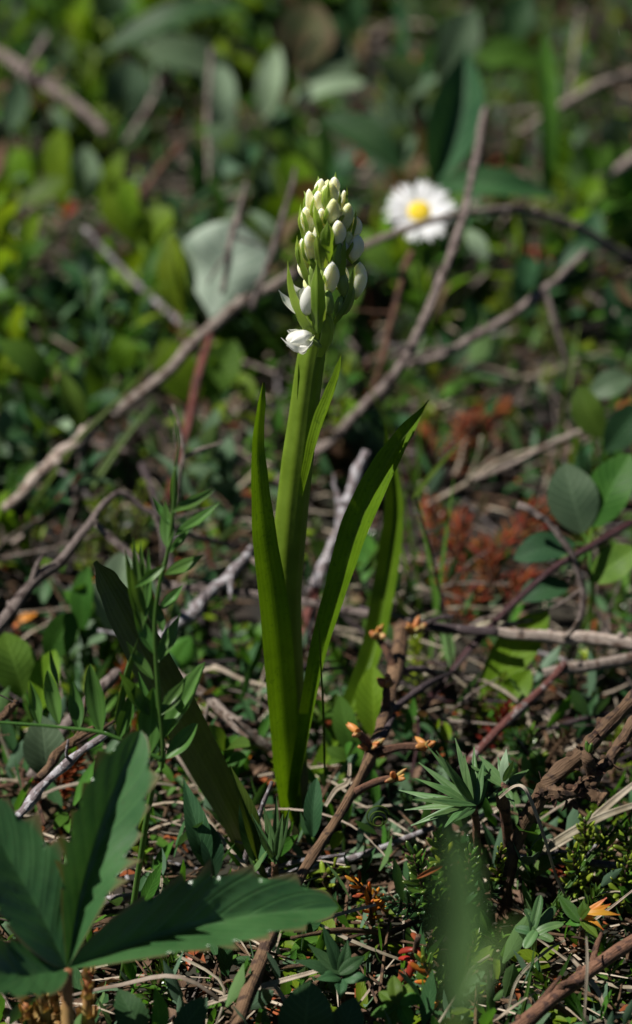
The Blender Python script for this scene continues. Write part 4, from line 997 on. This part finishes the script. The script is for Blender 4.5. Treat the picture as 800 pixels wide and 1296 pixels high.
# brown stem with orange buds, centre foreground
def brown_stem():
    pts = [(290, 1325, 1.2), (330, 1215, 1.9), (352, 1165, 2.3), (385, 1100, 2.8), (415, 1055, 3.1), (445, 1005, 3.3), (470, 955, 3.3), (488, 905, 3.2), (500, 850, 3.1), (508, 792, 3.2)]
    P = [G(*p) for p in pts]
    b = P[0].copy(); b.z = gz(b.x, b.y)
    root = thing('woody_stem', 'red-brown woody stem with orange buds right of the orchid foot', 'stem', b)
    st = part('stem', tube([b] + P, [r / 50 for r in (8, 8, 8, 7, 6, 6, 6, 7, 9, 11, 9)], n=12, nv=80, rough=.4, seed=4), M['twig_brown'], root)
    q = random.Random(8)
    for (x, y, h) in ((455, 928, 3.9), (490, 868, 3.9), (478, 806, 3.9), (500, 985, 3.4), (540, 945, 3.6), (470, 945, 3.5), (525, 800, 3.6)):
        c = G(x, y, h)
        sp = min(P, key=lambda p: (p - c).length)
        br = part('side_twig', tube([sp, (sp + c) / 2 + V((0, 0, .1)), c], [.12, .1, .09], n=7, nv=10, rough=.3, seed=x), M['twig_warm'], root)
        for k in range(5):
            d = V((q.uniform(-1, 1), q.uniform(-1, .4), q.uniform(.1, 1.1))).normalized()
            part('bud_scale', egg(c - d * .06, c + d * q.uniform(.3, .5), q.uniform(.16, .26), n=8, m=6, flat=.7), M['bud_o' if k < 3 else 'scale'], root, br)
    for (a, b2) in (((470, 955, 3.3), (500, 905, 3.0)), ((488, 905, 3.2), (575, 850, 2.4)), ((500, 850, 3.1), (560, 860, 2.2))):
        A, B = G(*a), G(*b2)
        part('side_twig', tube([A, (A + B) / 2 + V((.1, 0, .2)), B], [.1, .09, .05], n=7, nv=12, rough=.35, seed=a[0]), M['twig_dark'], root)
brown_stem()

# gnarled stem, right foreground
def gnarled():
    pts = [(830, 852, 5.8), (800, 885, 5.3), (765, 922, 4.9), (735, 955, 4.5), (700, 985, 4.1), (680, 1015, 3.4), (660, 1052, 2.5), (645, 1090, 1.7), (638, 1150, .4)]
    P = [G(*p) for p in pts]
    b = P[-1].copy(); b.z = gz(b.x, b.y)
    root = thing('woody_stem', 'gnarled brown woody stem with a shaggy side branch at the right edge', 'stem', b)
    st = part('stem', tube(P + [b], [r / 52 for r in (8, 8.5, 9, 9, 11, 10, 9, 10, 10, 10)], n=14, nv=110, rough=.3, seed=9), M['twig_brown'], root)
    sb = [(690, 993, 4.1), (712, 995, 4.15), (735, 988, 4.2), (752, 975, 4.3), (775, 945, 4.8), (802, 905, 5.4), (825, 880, 5.8)]
    q = random.Random(2)
    Bp = [G(*p) - V((0, .35, 0)) for p in sb]
    br = part('side_branch', tube(Bp, [r / 52 for r in (9, 9, 8.5, 8, 7, 8, 7)], n=12, nv=70, rough=.6, seed=13), M['twig_brown'], root)
    part('stub', tube([Bp[2], G(748, 992, 4.1) - V((0, .5, 0)), G(760, 998, 4.0) - V((0, .6, 0))], [.17, .16, .18], n=9, nv=14, rough=.6, seed=3), M['twig_brown'], root, br)
    part('stub', tube([Bp[3], G(742, 950, 4.9) - V((0, .4, 0)), G(744, 940, 5.0) - V((0, .4, 0))], [.16, .15, .12], n=9, nv=14, rough=.5, seed=6), M['twig_brown'], root, br)
    c = G(744, 943, 5.0) - V((0, .45, 0))
    for k in range(4):
        d = V((q.uniform(-.3, .3), q.uniform(-.3, .2), 1)).normalized()
        part('leaf_bud', egg(c, c + d * q.uniform(.28, .42), .15, n=8, m=6), M['crow'], root, br)
    # flakes of bark
    C = cr(Bp, 60); D = cr(P, 60)
    for k in range(60):
        L = C if k < 38 else D
        p = L[q.randrange(2, 44)]
        d = V((q.uniform(-1, 1), q.uniform(-1, .1), q.uniform(-.6, 1))).normalized()
        s = p + d * .2
        t = s + (d * .5 + V((q.uniform(-1, 1), q.uniform(-.4, .4), q.uniform(-1, 1)))).normalized() * q.uniform(.12, .32)
        part('bark_flake', blade([s, (s + t) / 2 + d * .05, t], [.12, .14, .02], d, nv=4, nu=2, thick=.02), M['twig_warm' if k % 2 else 'twig_brown'], root, br if k < 38 else st)
gnarled()

# ------------------------------------------------------------------ grass blades and straws one can follow
def gblade(label, pts, wpx, mat, name='wild_grass', cat='grass', group=None, fixY=None, N=V((.2, -.6, .7))):
    P = [W(p[0], p[1], fixY) for p in pts] if fixY is not None else [G(*p) for p in pts]
    w = wpx / pxcm(P[0])
    n = len(P) * 5
    ws = [max(.02, w * (prof('blade', i / n) if mat == 'grass' else (1 - .4 * abs(2 * i / n - 1)))) for i in range(n + 1)]
    lo = min(P, key=lambda p: p.z)
    return single(name, blade(cr(P, n), ws, N, fold=.45, nv=n, nu=4, thick=.015, resample=False), M[mat], label, cat, V((lo.x, lo.y, gz(lo.x, lo.y))), group)
gblade('thin green grass blade crossing the straws towards the bottom right', [(690, 1160, .6), (730, 1108, 1.5), (770, 1060, 2.2), (815, 1012, 3)], 8, 'grass')
gblade('green grass stem rising from the bottom edge, right', [(655, 1310, .5), (668, 1250, 1.4), (677, 1195, 2.2)], 8, 'grass')
gblade('hair-thin dark grass before the folded orchid leaf', [(411, 985), (409, 900), (406, 840), (403, 780)], 4, 'grass', fixY=-1.9)
gblade('thin dark stem with a green tip right of the orchid leaves', [(578, 890, .8), (566, 800, 2.4), (555, 740, 3.6), (540, 680, 5.0), (525, 628, 6.2)], 4, 'twig_wine')
gblade('pale green blade pointing up right of the folded leaf', [(522, 632, 5.0), (550, 596, 5.4), (582, 560, 5.8)], 9, 'grass')
gblade('long thin green blade beside the broken pale stick', [(40, 640, 2.5), (100, 555, 3.8), (165, 490, 5), (252, 390, 6.6)], 8, 'grass')
gblade('green blade leaning under the arching twig', [(112, 622, 2.5), (150, 565, 3.6), (197, 506, 4.8)], 14, 'grass')
gblade('bent white straw looping over the peeling stalk', [(632, 1010, 3.8), (650, 996, 4.3), (664, 998, 4.4), (676, 1025, 3.8), (690, 1065, 2.8), (704, 1110, 1.6), (722, 1146, .8)], 6, 'straw', name='dry_straw', cat='straw')
gblade('curved white straw hanging in the bottom right', [(724, 1214, 1.8), (742, 1235, 1.6), (760, 1262, 1.2), (770, 1305, .6)], 8, 'straw', name='dry_straw', cat='straw')
gblade('upright straw beside the brown stick, bottom right', [(742, 1185, 2.6), (743, 1225, 2.2), (738, 1310, 1)], 5, 'straw', name='dry_straw', cat='straw')
gblade('pale straw lying level left of the crowberry', [(372, 1180, 1.4), (420, 1160, 1.6), (476, 1145, 1.8)], 6, 'straw', name='dry_straw', cat='straw')
gblade('long pale straw below the toothed leaflet', [(250, 1275, 1), (320, 1252, 1.3), (405, 1228, 1.6)], 9, 'straw', name='dry_straw', cat='straw')
gblade('straw fork next to the long pale straw at the bottom', [(342, 1240, 1.3), (356, 1260, 1.1), (368, 1284, .8)], 7, 'straw', name='dry_straw', cat='straw')
gblade('pale curl of straw right of the orchid foot', [(412, 1020, 2), (425, 1000, 2.4), (440, 990, 2.6), (443, 965, 3)], 8, 'straw', name='dry_straw', cat='straw')
gblade('broad pale straw at the right edge above the crowberry clump', [(650, 1110, .9), (700, 1068, 1.6), (760, 1035, 2), (815, 1015, 2.2)], 13, 'straw', name='dry_straw', cat='straw')
gblade('second broad straw at the right edge, a little lower', [(690, 1080, 1.2), (735, 1050, 1.6), (775, 1015, 2), (812, 985, 2.4)], 12, 'straw', name='dry_straw', cat='straw')
gblade('thin straw crossing before the bottom right stick', [(640, 1290, 1), (655, 1240, 1.4), (690, 1205, 1.6), (715, 1190, 1.6)], 5, 'straw', name='dry_straw', cat='straw')
gblade('straw slanting up at the right edge near the orange leaves', [(730, 1180, 1.8), (765, 1155, 2), (812, 1118, 2.4)], 4, 'straw', name='dry_straw', cat='straw')
# tiny coiled tendril
_c = G(478, 1032, 3.2)
single('coiled_tendril', tube([_c + V((math.cos(a) * (.30 - a * .012), -.02 * a, math.sin(a) * (.30 - a * .012))) for a in [i * .6 for i in range(30)]], [.018, .014], n=5, nv=110), M['grass'], 'tiny coiled green tendril right of the brown stem', 'tendril', _c)
# ------------------------------------------------------------------ the undergrowth between them
MARKS = [((415, 300), 'the flower spike'), ((530, 270), 'the daisy'), ((270, 345), 'the silvery white leaf'), ((148, 625), 'the bend of the grey twig'), ((740, 660), 'the oval-leaved plant'),
         ((250, 770), 'the silver lichened twig'), ((720, 806), 'the long pale stick'), ((715, 985), 'the gnarled stem'), ((110, 1150), 'the toothed leaflets'), ((620, 690), 'the rust-red shoots'),
         ((85, 215), 'the yellow sunlit leaves'), ((570, 150), 'the folded lance leaf'), ((345, 110), 'the pale oblong leaves'), ((415, 60), 'the round reddish leaf'), ((165, 110), 'the oval grey-green leaf'),
         ((642, 75), 'the light green oval leaf'), ((240, 460), 'the sunlit leaves'), ((650, 395), 'the forked twig'), ((370, 1000), 'the orchid foot'), ((530, 1110), 'the crowberry'),
         ((720, 1235), 'the thick brown stick'), ((430, 690), 'the orchid stem'), ((510, 560), 'the folded orchid leaf'), ((60, 830), 'the left-edge leaves'), ((90, 500), 'the lance-shaped leaf'),
         ((770, 310), 'the end of the arching twig'), ((760, 110), 'the tan stick'), ((60, 100), 'the crossed sticks'), ((490, 890), 'the orange buds'), ((200, 700), 'the vetch'), ((340, 1210), 'the straws'), ((760, 520), 'the two overlapping leaves')]
used = {}
pending = []
def where(p):
    x, y, _ = proj(p)
    (mx, my), nm = min(MARKS, key=lambda m: (m[0][0] - x) ** 2 + (m[0][1] - y) ** 2)
    dx, dy = x - mx, y - my
    if abs(dx) < 22 and abs(dy) < 22: s = 'beside'
    elif abs(dx) > abs(dy) * 2: s = 'right of' if dx > 0 else 'left of'
    elif abs(dy) > abs(dx) * 2: s = 'below' if dy > 0 else 'above'
    else: s = ('lower' if dy > 0 else 'upper') + (' right of' if dx > 0 else ' left of')
    return s + ' ' + nm
def filler(o, look, p):
    pending.append((o, look, where(p), proj(p)))
ORD = ['leftmost', 'second from left', 'third from left', 'fourth from left', 'fifth from left', 'sixth from left', 'seventh from left', 'eighth from left']
def finish_labels():
    d = {}
    for o, look, w, pr in pending: d.setdefault((look, w), []).append((pr[0], o))
    for (look, w), L in d.items():
        L.sort(key=lambda a: a[0])
        for i, (x, o) in enumerate(L):
            o['label'] = '%s %s' % (look, w) if len(L) == 1 else '%s %s, %s' % (look, w, ORD[min(i, 7)] if i < len(L) - 1 or len(L) > 8 else 'rightmost')

q = random.Random(77)
CLEAR = [(195, 260, 340, 420, 28), (520, 480, 710, 780, 24), (15, 145, 175, 275, 46), (515, 55, 625, 245, 46), (350, 0, 485, 140, 62), (250, 55, 372, 175, 56), (105, 55, 335, 160, 62), (465, 200, 605, 330, 27),
         (150, 415, 305, 515, 29), (635, 565, 800, 765, 11), (185, 685, 335, 860, 9), (595, 750, 705, 885, 9), (395, 140, 525, 235, 40), (540, 215, 715, 265, 42), (590, 45, 700, 110, 60), (620, 380, 740, 460, 34), (100, 650, 190, 720, 16)]
def okpos(p, h):
    """keep tall undergrowth from standing in front of the orchid and the sharp foreground"""
    x, y, _ = proj(p + V((0, 0, h)))
    for x0, y0, x1, y1, Y in CLEAR:
        if x0 < x < x1 and y0 < y < y1 and p.y < Y: return h < .9
    if p.y < 1.5 and -2.2 < p.x < 3.2: return h < 1.2
    return True
def in_view(p, m=40):
    x, y, _ = proj(p)
    return -m < x < 800 + m and y < 1340
def greenness(p):
    x, y, _ = proj(p)
    g = .82
    if x > 420 and y > 420: g = .34
    if x > 600 and y > 200: g = min(g, .5)
    if 200 < x < 420 and y > 560: g = .35
    if y > 960: g = .45
    return g + .3 * mnoise.noise(V((p.x * .15, p.y * .1, 9)))

LOOKS = {'g_mid': 'mid-green', 'g_dark': 'deep green', 'g_yel': 'yellow-green', 'g_blue': 'grey-green', 'g_red': 'red-tinged', 'g_pale': 'pale green'}
SHP = {'ell': 'oval-leaved', 'round': 'round-leaved', 'lance': 'narrow-leaved', 'obov': 'blunt-leaved'}
def leafy(p, h, n, ln, mat, kind, seed):
    r = random.Random(seed)
    b = V((p.x, p.y, gz(p.x, p.y) - .1))
    root = thing('leafy_sprig', '', 'plant', b, 'low leafy sprigs in the undergrowth')
    lean = V((r.uniform(-.5, .5), r.uniform(-.5, .3), 0)) * h
    P = [b, b + lean * .3 + UP * h * .55, b + lean + UP * h]
    part('stem', tube(P, [.07, .06, .04], n=5, nv=8), M['twig_red' if r.random() < .3 else 'g_mid'], root)
    me = um(kind, mat)
    alt = um(kind, r.choice(['g_mid', 'g_yel', 'g_red', 'g_blue', mat, mat]))
    for pp, d, f, v in sprig_frames(P, n, r, 1.3, .5, .4):
        if v < .12: continue
        d = (d + V((0, 0, .15))).normalized()
        inst('leaf', me if r.random() < .8 else alt, root, pp, d, f + V((r.uniform(-.4, .4), r.uniform(-.4, .4), .3)), ln * r.uniform(.6, 1.2))
    filler(root, '%s %s sprig' % (LOOKS[mat], SHP[kind]), b + UP * h * .7)
def fill_twig(p, L, h, mat, seed, rad):
    r = random.Random(seed)
    a = r.uniform(0, math.pi * 2)
    d = V((math.cos(a), math.sin(a) * .8, 0))
    P = []
    for i in range(5):
        t = i / 4
        x = p + d * (L * (t - .5)) + V((r.uniform(-.25, .25), r.uniform(-.25, .25), 0)) * (L * .12)
        x.z = max(gz(x.x, x.y) + rad, gz(x.x, x.y) + h * (t if r.random() < 2 else 1) + r.uniform(-.2, .2) * h)
        P.append(x)
    root = thing('dead_twig', '', 'twig', V((P[0].x, P[0].y, gz(P[0].x, P[0].y))), 'dead twigs in the undergrowth')
    part('stem', tube(P, [rad, rad * .95, rad * .8, rad * .6], n=7, nv=24, rough=.3, seed=seed), M[mat], root)
    for k in range(r.choice([0, 0, 1, 2])):
        i = r.randrange(1, 4); s = P[i]
        e = s + V((r.uniform(-1, 1), r.uniform(-1, 1), r.uniform(.1, .8))).normalized() * L * .3
        part('branch', tube([s, (s + e) / 2 + V((0, 0, .15)), e], [rad * .7, rad * .6, rad * .35], n=6, nv=10, rough=.3, seed=seed + k), M[mat], root)
    filler(root, {'twig': 'grey-brown twig', 'twig_pale': 'pale bleached twig', 'twig_brown': 'brown twig', 'twig_dark': 'dark twig', 'lichen': 'lichened twig', 'twig_warm': 'reddish twig', 'twig_wine': 'dark red twig'}[mat], P[2])
def fill_crow(p, h, mat, seed):
    r = random.Random(seed)
    b = V((p.x, p.y, gz(p.x, p.y) - .05))
    t = b + V((r.uniform(-.6, .6) * h, r.uniform(-.6, .3) * h, h))
    o = crow('', [b, (b + t) / 2 + V((0, 0, .1 * h)), t], int(24 + h * 16), r.uniform(.38, .6), mat, seed=seed, name='crowberry_shoot' if mat not in ('rust', 'brown') else 'withered_shoot', parts=False, group='small-leaved shoots in the undergrowth')
    filler(o, {'crow': 'green small-leaved shoot', 'crow_y': 'yellow-green small-leaved shoot', 'crow_d': 'dark small-leaved shoot', 'rust': 'rusty withered shoot', 'brown': 'brown withered shoot'}[mat], b + UP * h * .6)
def fill_dead(p, ln, mat, seed):
    r = random.Random(seed)
    b = V((p.x, p.y, gz(p.x, p.y) + r.uniform(.1, .9)))
    d = V((r.uniform(-1, 1), r.uniform(-1, 1), r.uniform(-.2, .5))).normalized()
    A = b - d * ln / 2; B = b + d * ln / 2
    nn = V((r.uniform(-.6, .6), r.uniform(-.8, .3), 1)).normalized()
    n = 8
    g = blade(cr([A, b + nn * r.uniform(-.2, .3) * ln, B], n), [max(.02, ln * .45 * prof('ell', i / n)) for i in range(n + 1)], nn, fold=r.uniform(.2, .9), nv=n, nu=4, thick=.02, curl=r.uniform(0, .6), wave=.15, resample=False, seed=seed)
    o = single('dead_leaf', g, M[mat], '', 'leaf', b, 'dead leaves in the litter')
    filler(o, {'brown': 'curled brown dead leaf', 'rust': 'rust-coloured dead leaf', 'orange': 'orange fallen leaf', 'redleaf': 'red fallen leaf', 'straw': 'bleached dead leaf'}[mat], b)
def fill_straw(p, L, seed):
    r = random.Random(seed)
    a = r.gauss(0, .7)
    d = V((math.cos(a), math.sin(a), 0))
    P = []
    for i in range(4):
        t = i / 3
        x = p + d * L * (t - .5) + V((0, 0, 0)) + V((-d.y, d.x, 0)) * r.uniform(-.12, .12) * L
        x.z = gz(x.x, x.y) + .15 + r.uniform(0, 1.2) + .5 * math.sin(math.pi * t)
        P.append(x)
    n = 14; w = r.uniform(.05, .14)
    o = single('dry_straw', blade(cr(P, n), [max(.02, w * (1 - .5 * abs(2 * i / n - 1))) for i in range(n + 1)], V((r.uniform(-.4, .4), -.5, .8)), fold=.4, nv=n, nu=2, thick=.012, resample=False), M['straw'], '', 'straw', V((P[0].x, P[0].y, gz(P[0].x, P[0].y))), 'dry straws in the litter')
    filler(o, 'dry straw' if w < .1 else 'broad dry straw', P[2])
def fill_grass(p, seed):
    r = random.Random(seed)
    b = V((p.x, p.y, gz(p.x, p.y)))
    root = thing('grass_tuft', '', 'grass', b, 'small grass tufts in the undergrowth')
    for k in range(r.randrange(3, 7)):
        L = r.uniform(3, 7.5); a = r.uniform(0, 6.28); s = r.uniform(.1, .6)
        d = V((math.cos(a) * s, math.sin(a) * s, 1)).normalized()
        e = b + d * L; e.z -= s * L * .25
        n = 10; w = r.uniform(.1, .22)
        st = b + V((r.uniform(-.25, .25), r.uniform(-.25, .25), 0))
        part('blade', blade(cr([st, (st + e) / 2 + UP * .4 * s, e], n), [max(.012, w * prof('blade', i / n)) for i in range(n + 1)], V((r.uniform(-1, 1), -1, .4)), fold=.4, nv=n, nu=2, resample=False), M['grass'], root)
    filler(root, 'thin green grass tuft', b + UP * 2.5)

def spots(n, y0, y1, pad=2.5):
    """jittered spots over the ground the lens takes in"""
    out = []
    while len(out) < n:
        y = y0 + (y1 - y0) * q.random() ** .92
        dep = (y + 70) * _cp + 40 * _sp
        hw = 400 / FPX * dep + pad
        p = V((CAM.x + q.uniform(-hw, hw), y, 0))
        if all((p.x - o.x) ** 2 + (p.y - o.y) ** 2 > .55 for o in out): out.append(p)
    return out
for i, p in enumerate(spots(420, -9, 84)):
    g = greenness(p)
    far = max(0, min(1, (p.y - 2) / 30))
    if q.random() < g:
        h = q.uniform(1.2, 2.8) + far * q.uniform(.4, 3.8)
        if not okpos(p, h): continue
        mat = q.choices(['g_mid', 'g_dark', 'g_yel', 'g_blue', 'g_red', 'g_pale'], [30, 26, 15, 15, 6, 5])[0]
        px_, py_, _ = proj(p)
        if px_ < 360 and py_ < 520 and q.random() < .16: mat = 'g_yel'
        kind = q.choices(['ell', 'round', 'lance', 'obov'], [38, 18, 26, 18])[0]
        ln = q.uniform(.6, 1.2) + far * q.uniform(.5, 1.7)
        leafy(p, h, q.randrange(8, 17), ln, mat, kind, 1000 + i)
    else:
        h = q.uniform(.8, 2.2)
        if not okpos(p, h): continue
        fill_crow(p, h, q.choices(['crow', 'crow_y', 'crow_d', 'rust', 'brown'], [34, 22, 16, 18, 10])[0], 1000 + i)
for i, p in enumerate(spots(62, 26, 82)):
    h = q.uniform(2.5, 5.5)
    if not okpos(p, h): continue
    leafy(p, h, q.randrange(4, 8), q.uniform(1.7, 2.8), q.choices(['g_mid', 'g_dark', 'g_blue', 'g_yel', 'g_red'], [34, 34, 16, 8, 6])[0], q.choice(['ell', 'lance', 'ell', 'obov']), 1600 + i)
for i, p in enumerate(spots(190, -9, 80)):
    h = q.uniform(.3, 2.0) + max(0, min(1, p.y / 30)) * q.uniform(0, 3.0)
    if not okpos(p, h): continue
    fill_twig(p, q.uniform(3.5, 11), h, q.choices(['twig', 'twig_pale', 'twig_brown', 'twig_dark', 'lichen', 'twig_warm', 'twig_wine'], [30, 12, 16, 12, 12, 14, 5])[0], 2000 + i, q.uniform(.035, .06) if i % 2 else q.uniform(.06, .15))
_n = 0
for i, p in enumerate(spots(260, 6, 42)):
    x_, y_, _ = proj(p)
    if not (-20 < x_ < 340 and _n < 22): continue
    h = q.uniform(1.8, 3.6)
    if not okpos(p, h): continue
    _n += 1
    leafy(p, h, q.randrange(7, 13), q.uniform(1.2, 2.1), q.choices(['g_mid', 'g_yel', 'g_dark', 'g_blue'], [40, 22, 26, 12])[0], q.choice(['ell', 'ell', 'lance', 'round']), 1700 + i)
for i, p in enumerate(spots(150, 2, 34)):
    if proj(p)[0] < 400 and i % 4: continue
    h = q.uniform(.4, 2.6)
    fill_twig(p, q.uniform(3, 9), h, q.choices(['twig', 'twig_pale', 'lichen', 'twig_warm', 'twig_dark'], [30, 34, 12, 14, 10])[0], 2400 + i, q.uniform(.025, .055))
for i, p in enumerate(spots(34, -9.5, 4)):
    if okpos(p, 1.4) and proj(p)[0] > 420: fill_crow(p, q.uniform(.8, 2.0), q.choice(['crow', 'crow_y', 'crow', 'crow_d']), 1800 + i)
for i, p in enumerate(spots(110, -10, 60)):
    fill_dead(p, q.uniform(.5, 1.6), q.choices(['brown', 'rust', 'orange', 'redleaf', 'straw'], [44, 22, 6, 5, 16])[0], 3000 + i)
for i, p in enumerate(spots(120, -10, 50)):
    fill_straw(p, q.uniform(2.5, 7), 4000 + i)
for i, p in enumerate(spots(40, 3, 80)):
    fill_grass(p, 5000 + i)
finish_labels()

# ------------------------------------------------------------------ what nobody could count: litter, dry grass, moss
def litter(name, n, label, cat, mats, maker, y0=-22, y1=110, hw=40, near=0):
    g = []
    for i in range(n + near):
        y = y0 + (y1 - y0) * q.random() ** 1.25 if i < n else q.uniform(-14, 9)
        lim = min(hw, 14 + (y + 22) * .2)
        x = q.uniform(-lim, lim) + CAM.x
        g.append(maker(V((x, y, gz(x, y)))))
    o = structure(name, join(*g), mats, 'stuff', label, cat)
def mk_bit(p):
    d = V((q.uniform(-1, 1), q.uniform(-1, 1), q.uniform(-.3, .4))).normalized(); L = q.uniform(.2, .8)
    s = p + UP * q.uniform(0, .5)
    return blade([s, s + d * L * .5 + UP * .08, s + d * L], [L * .1, L * .45, L * .05], V((q.uniform(-.5, .5), q.uniform(-.5, .5), 1)), fold=q.uniform(0, .9), nv=3, nu=2)
def mk_straw(p):
    a = q.uniform(0, 6.28); d = V((math.cos(a), math.sin(a), q.uniform(-.05, .25))); L = q.uniform(1, 4)
    s = p + UP * q.uniform(.05, .6)
    return blade([s, s + d * L * .5 + UP * q.uniform(0, .3), s + d * L], [.03, .07, .02], V((q.uniform(-.5, .5), -.4, 1)), fold=.3, nv=4, nu=1)
def mk_moss(p):
    d = V((q.uniform(-.7, .7), q.uniform(-.7, .7), 1)).normalized(); L = q.uniform(.4, 1.5)
    s = p - UP * .05 + UP * (q.random() ** 2 * 1.6)
    n = V((q.uniform(-1, 1), q.uniform(-1, 1), .2))
    return blade([s, s + d * L * .5, s + d * L + V((q.uniform(-.1, .1), q.uniform(-.1, .1), 0))], [.06, L * .36, .02], n, fold=.3, nv=3, nu=2)
def mk_stick(p):
    a = q.uniform(0, 6.28); d = V((math.cos(a), math.sin(a), q.uniform(-.1, .4))); L = q.uniform(.8, 3)
    s = p + UP * q.uniform(0, .5)
    return tube([s, s + d * L * .5 + UP * .1, s + d * L], [.05, .045, .025], n=4, nv=4)
litter('leaf_litter', 2600, 'brown leaf litter covering the soil', 'litter', M['brown'], mk_bit, near=1100)
litter('rusty_litter', 1500, 'rust-coloured leaf crumbs scattered over the soil', 'litter', M['rust'], mk_bit, near=350)
litter('dry_grass_litter', 800, 'matted dry grass lying over the ground', 'dry grass', M['straw'], mk_straw, near=260)
litter('moss_cover', 2200, 'low deep green moss and seedlings between the plants', 'moss', M['g_dark'], mk_moss, near=500)
litter('seedling_cover', 1500, 'low mid-green seedlings between the plants', 'ground cover', M['g_mid'], mk_moss, near=420)
def clump(mat_i):
    def mk(p):
        for _ in range(12):                      # leaves gather in connected patches
            if mnoise.noise(V((p.x * .13 + mat_i * 17, p.y * .11, mat_i * 5))) > .15: break
            p = V((p.x + q.uniform(-5, 5), p.y + q.uniform(-5, 5), 0)); p.z = gz(p.x, p.y)
        x, y, _ = proj(p)
        hi = .5 + 2.6 * max(0, min(1, (p.y - 3) / 20)) if p.y > 3 else (.5 if abs(p.x) < 3 else 1.3)
        if x > 430 and y > 440: hi *= .55
        for x0, y0, x1, y1, Y in CLEAR:
            if x0 < x < x1 and y0 < y < y1: hi *= .5
        s = p + UP * (q.random() * hi)
        a = q.uniform(0, 6.28); L = q.uniform(.35, .95)
        d = V((math.cos(a), math.sin(a), q.uniform(-.2, .9))).normalized()
        n = V((q.uniform(-.5, .5), q.uniform(-.6, .4), 1)); w = q.uniform(.3, .55)
        return blade([s, s + d * L * .5 + UP * .05, s + d * L], [L * .15, L * w, L * w * .9, L * .08], n, fold=q.uniform(.1, .5), nv=4, nu=2)
    return mk
litter('undergrowth', 3200, 'dense small mid-green leaves of the undergrowth', 'undergrowth', M['g_mid'], clump(1), near=450)
litter('dark_undergrowth', 2400, 'dense small deep green leaves of the undergrowth', 'undergrowth', M['g_dark'], clump(2), near=350)
litter('yellow_undergrowth', 1200, 'sunny yellow-green small leaves of the undergrowth', 'undergrowth', M['g_yel'], clump(3), near=250)
litter('grey_undergrowth', 800, 'small grey-green leaves of the undergrowth', 'undergrowth', M['g_blue'], clump(4), near=200)
def mk_margin(p):                                 # the same growth carries on beyond the frame
    dep = (p.y + 70) * _cp + 40 * _sp
    hw = 400 / FPX * dep + 2.5
    x = CAM.x + q.choice([-1, 1]) * q.uniform(hw, hw + 22)
    h = max(.3, 2.6 * (.6 + mnoise.noise(V((x * .16, p.y * .16, 2)))))
    s = V((x, p.y, gz(x, p.y) + q.random() * h))
    a = q.uniform(0, 6.28); L = q.uniform(.7, 2.0); w = q.uniform(.3, .5)
    d = V((math.cos(a), math.sin(a), q.uniform(-.1, .9))).normalized()
    return blade([s, s + d * L * .5 + UP * .12, s + d * L], [L * .1, L * w, L * w * .8, L * .05], V((q.uniform(-.5, .5), q.uniform(-.6, .4), 1)), fold=q.uniform(.1, .5), nv=5, nu=2)
litter('outer_undergrowth', 2600, 'green leaves of the undergrowth carrying on at both sides', 'undergrowth', M['g_mid'], mk_margin)
litter('outer_dark_undergrowth', 1800, 'deep green leaves of the undergrowth carrying on at both sides', 'undergrowth', M['g_dark'], mk_margin)
litter('twig_litter', 2200, 'fine dark twiglets lying over the ground', 'litter', M['twig_brown'], mk_stick, near=500)
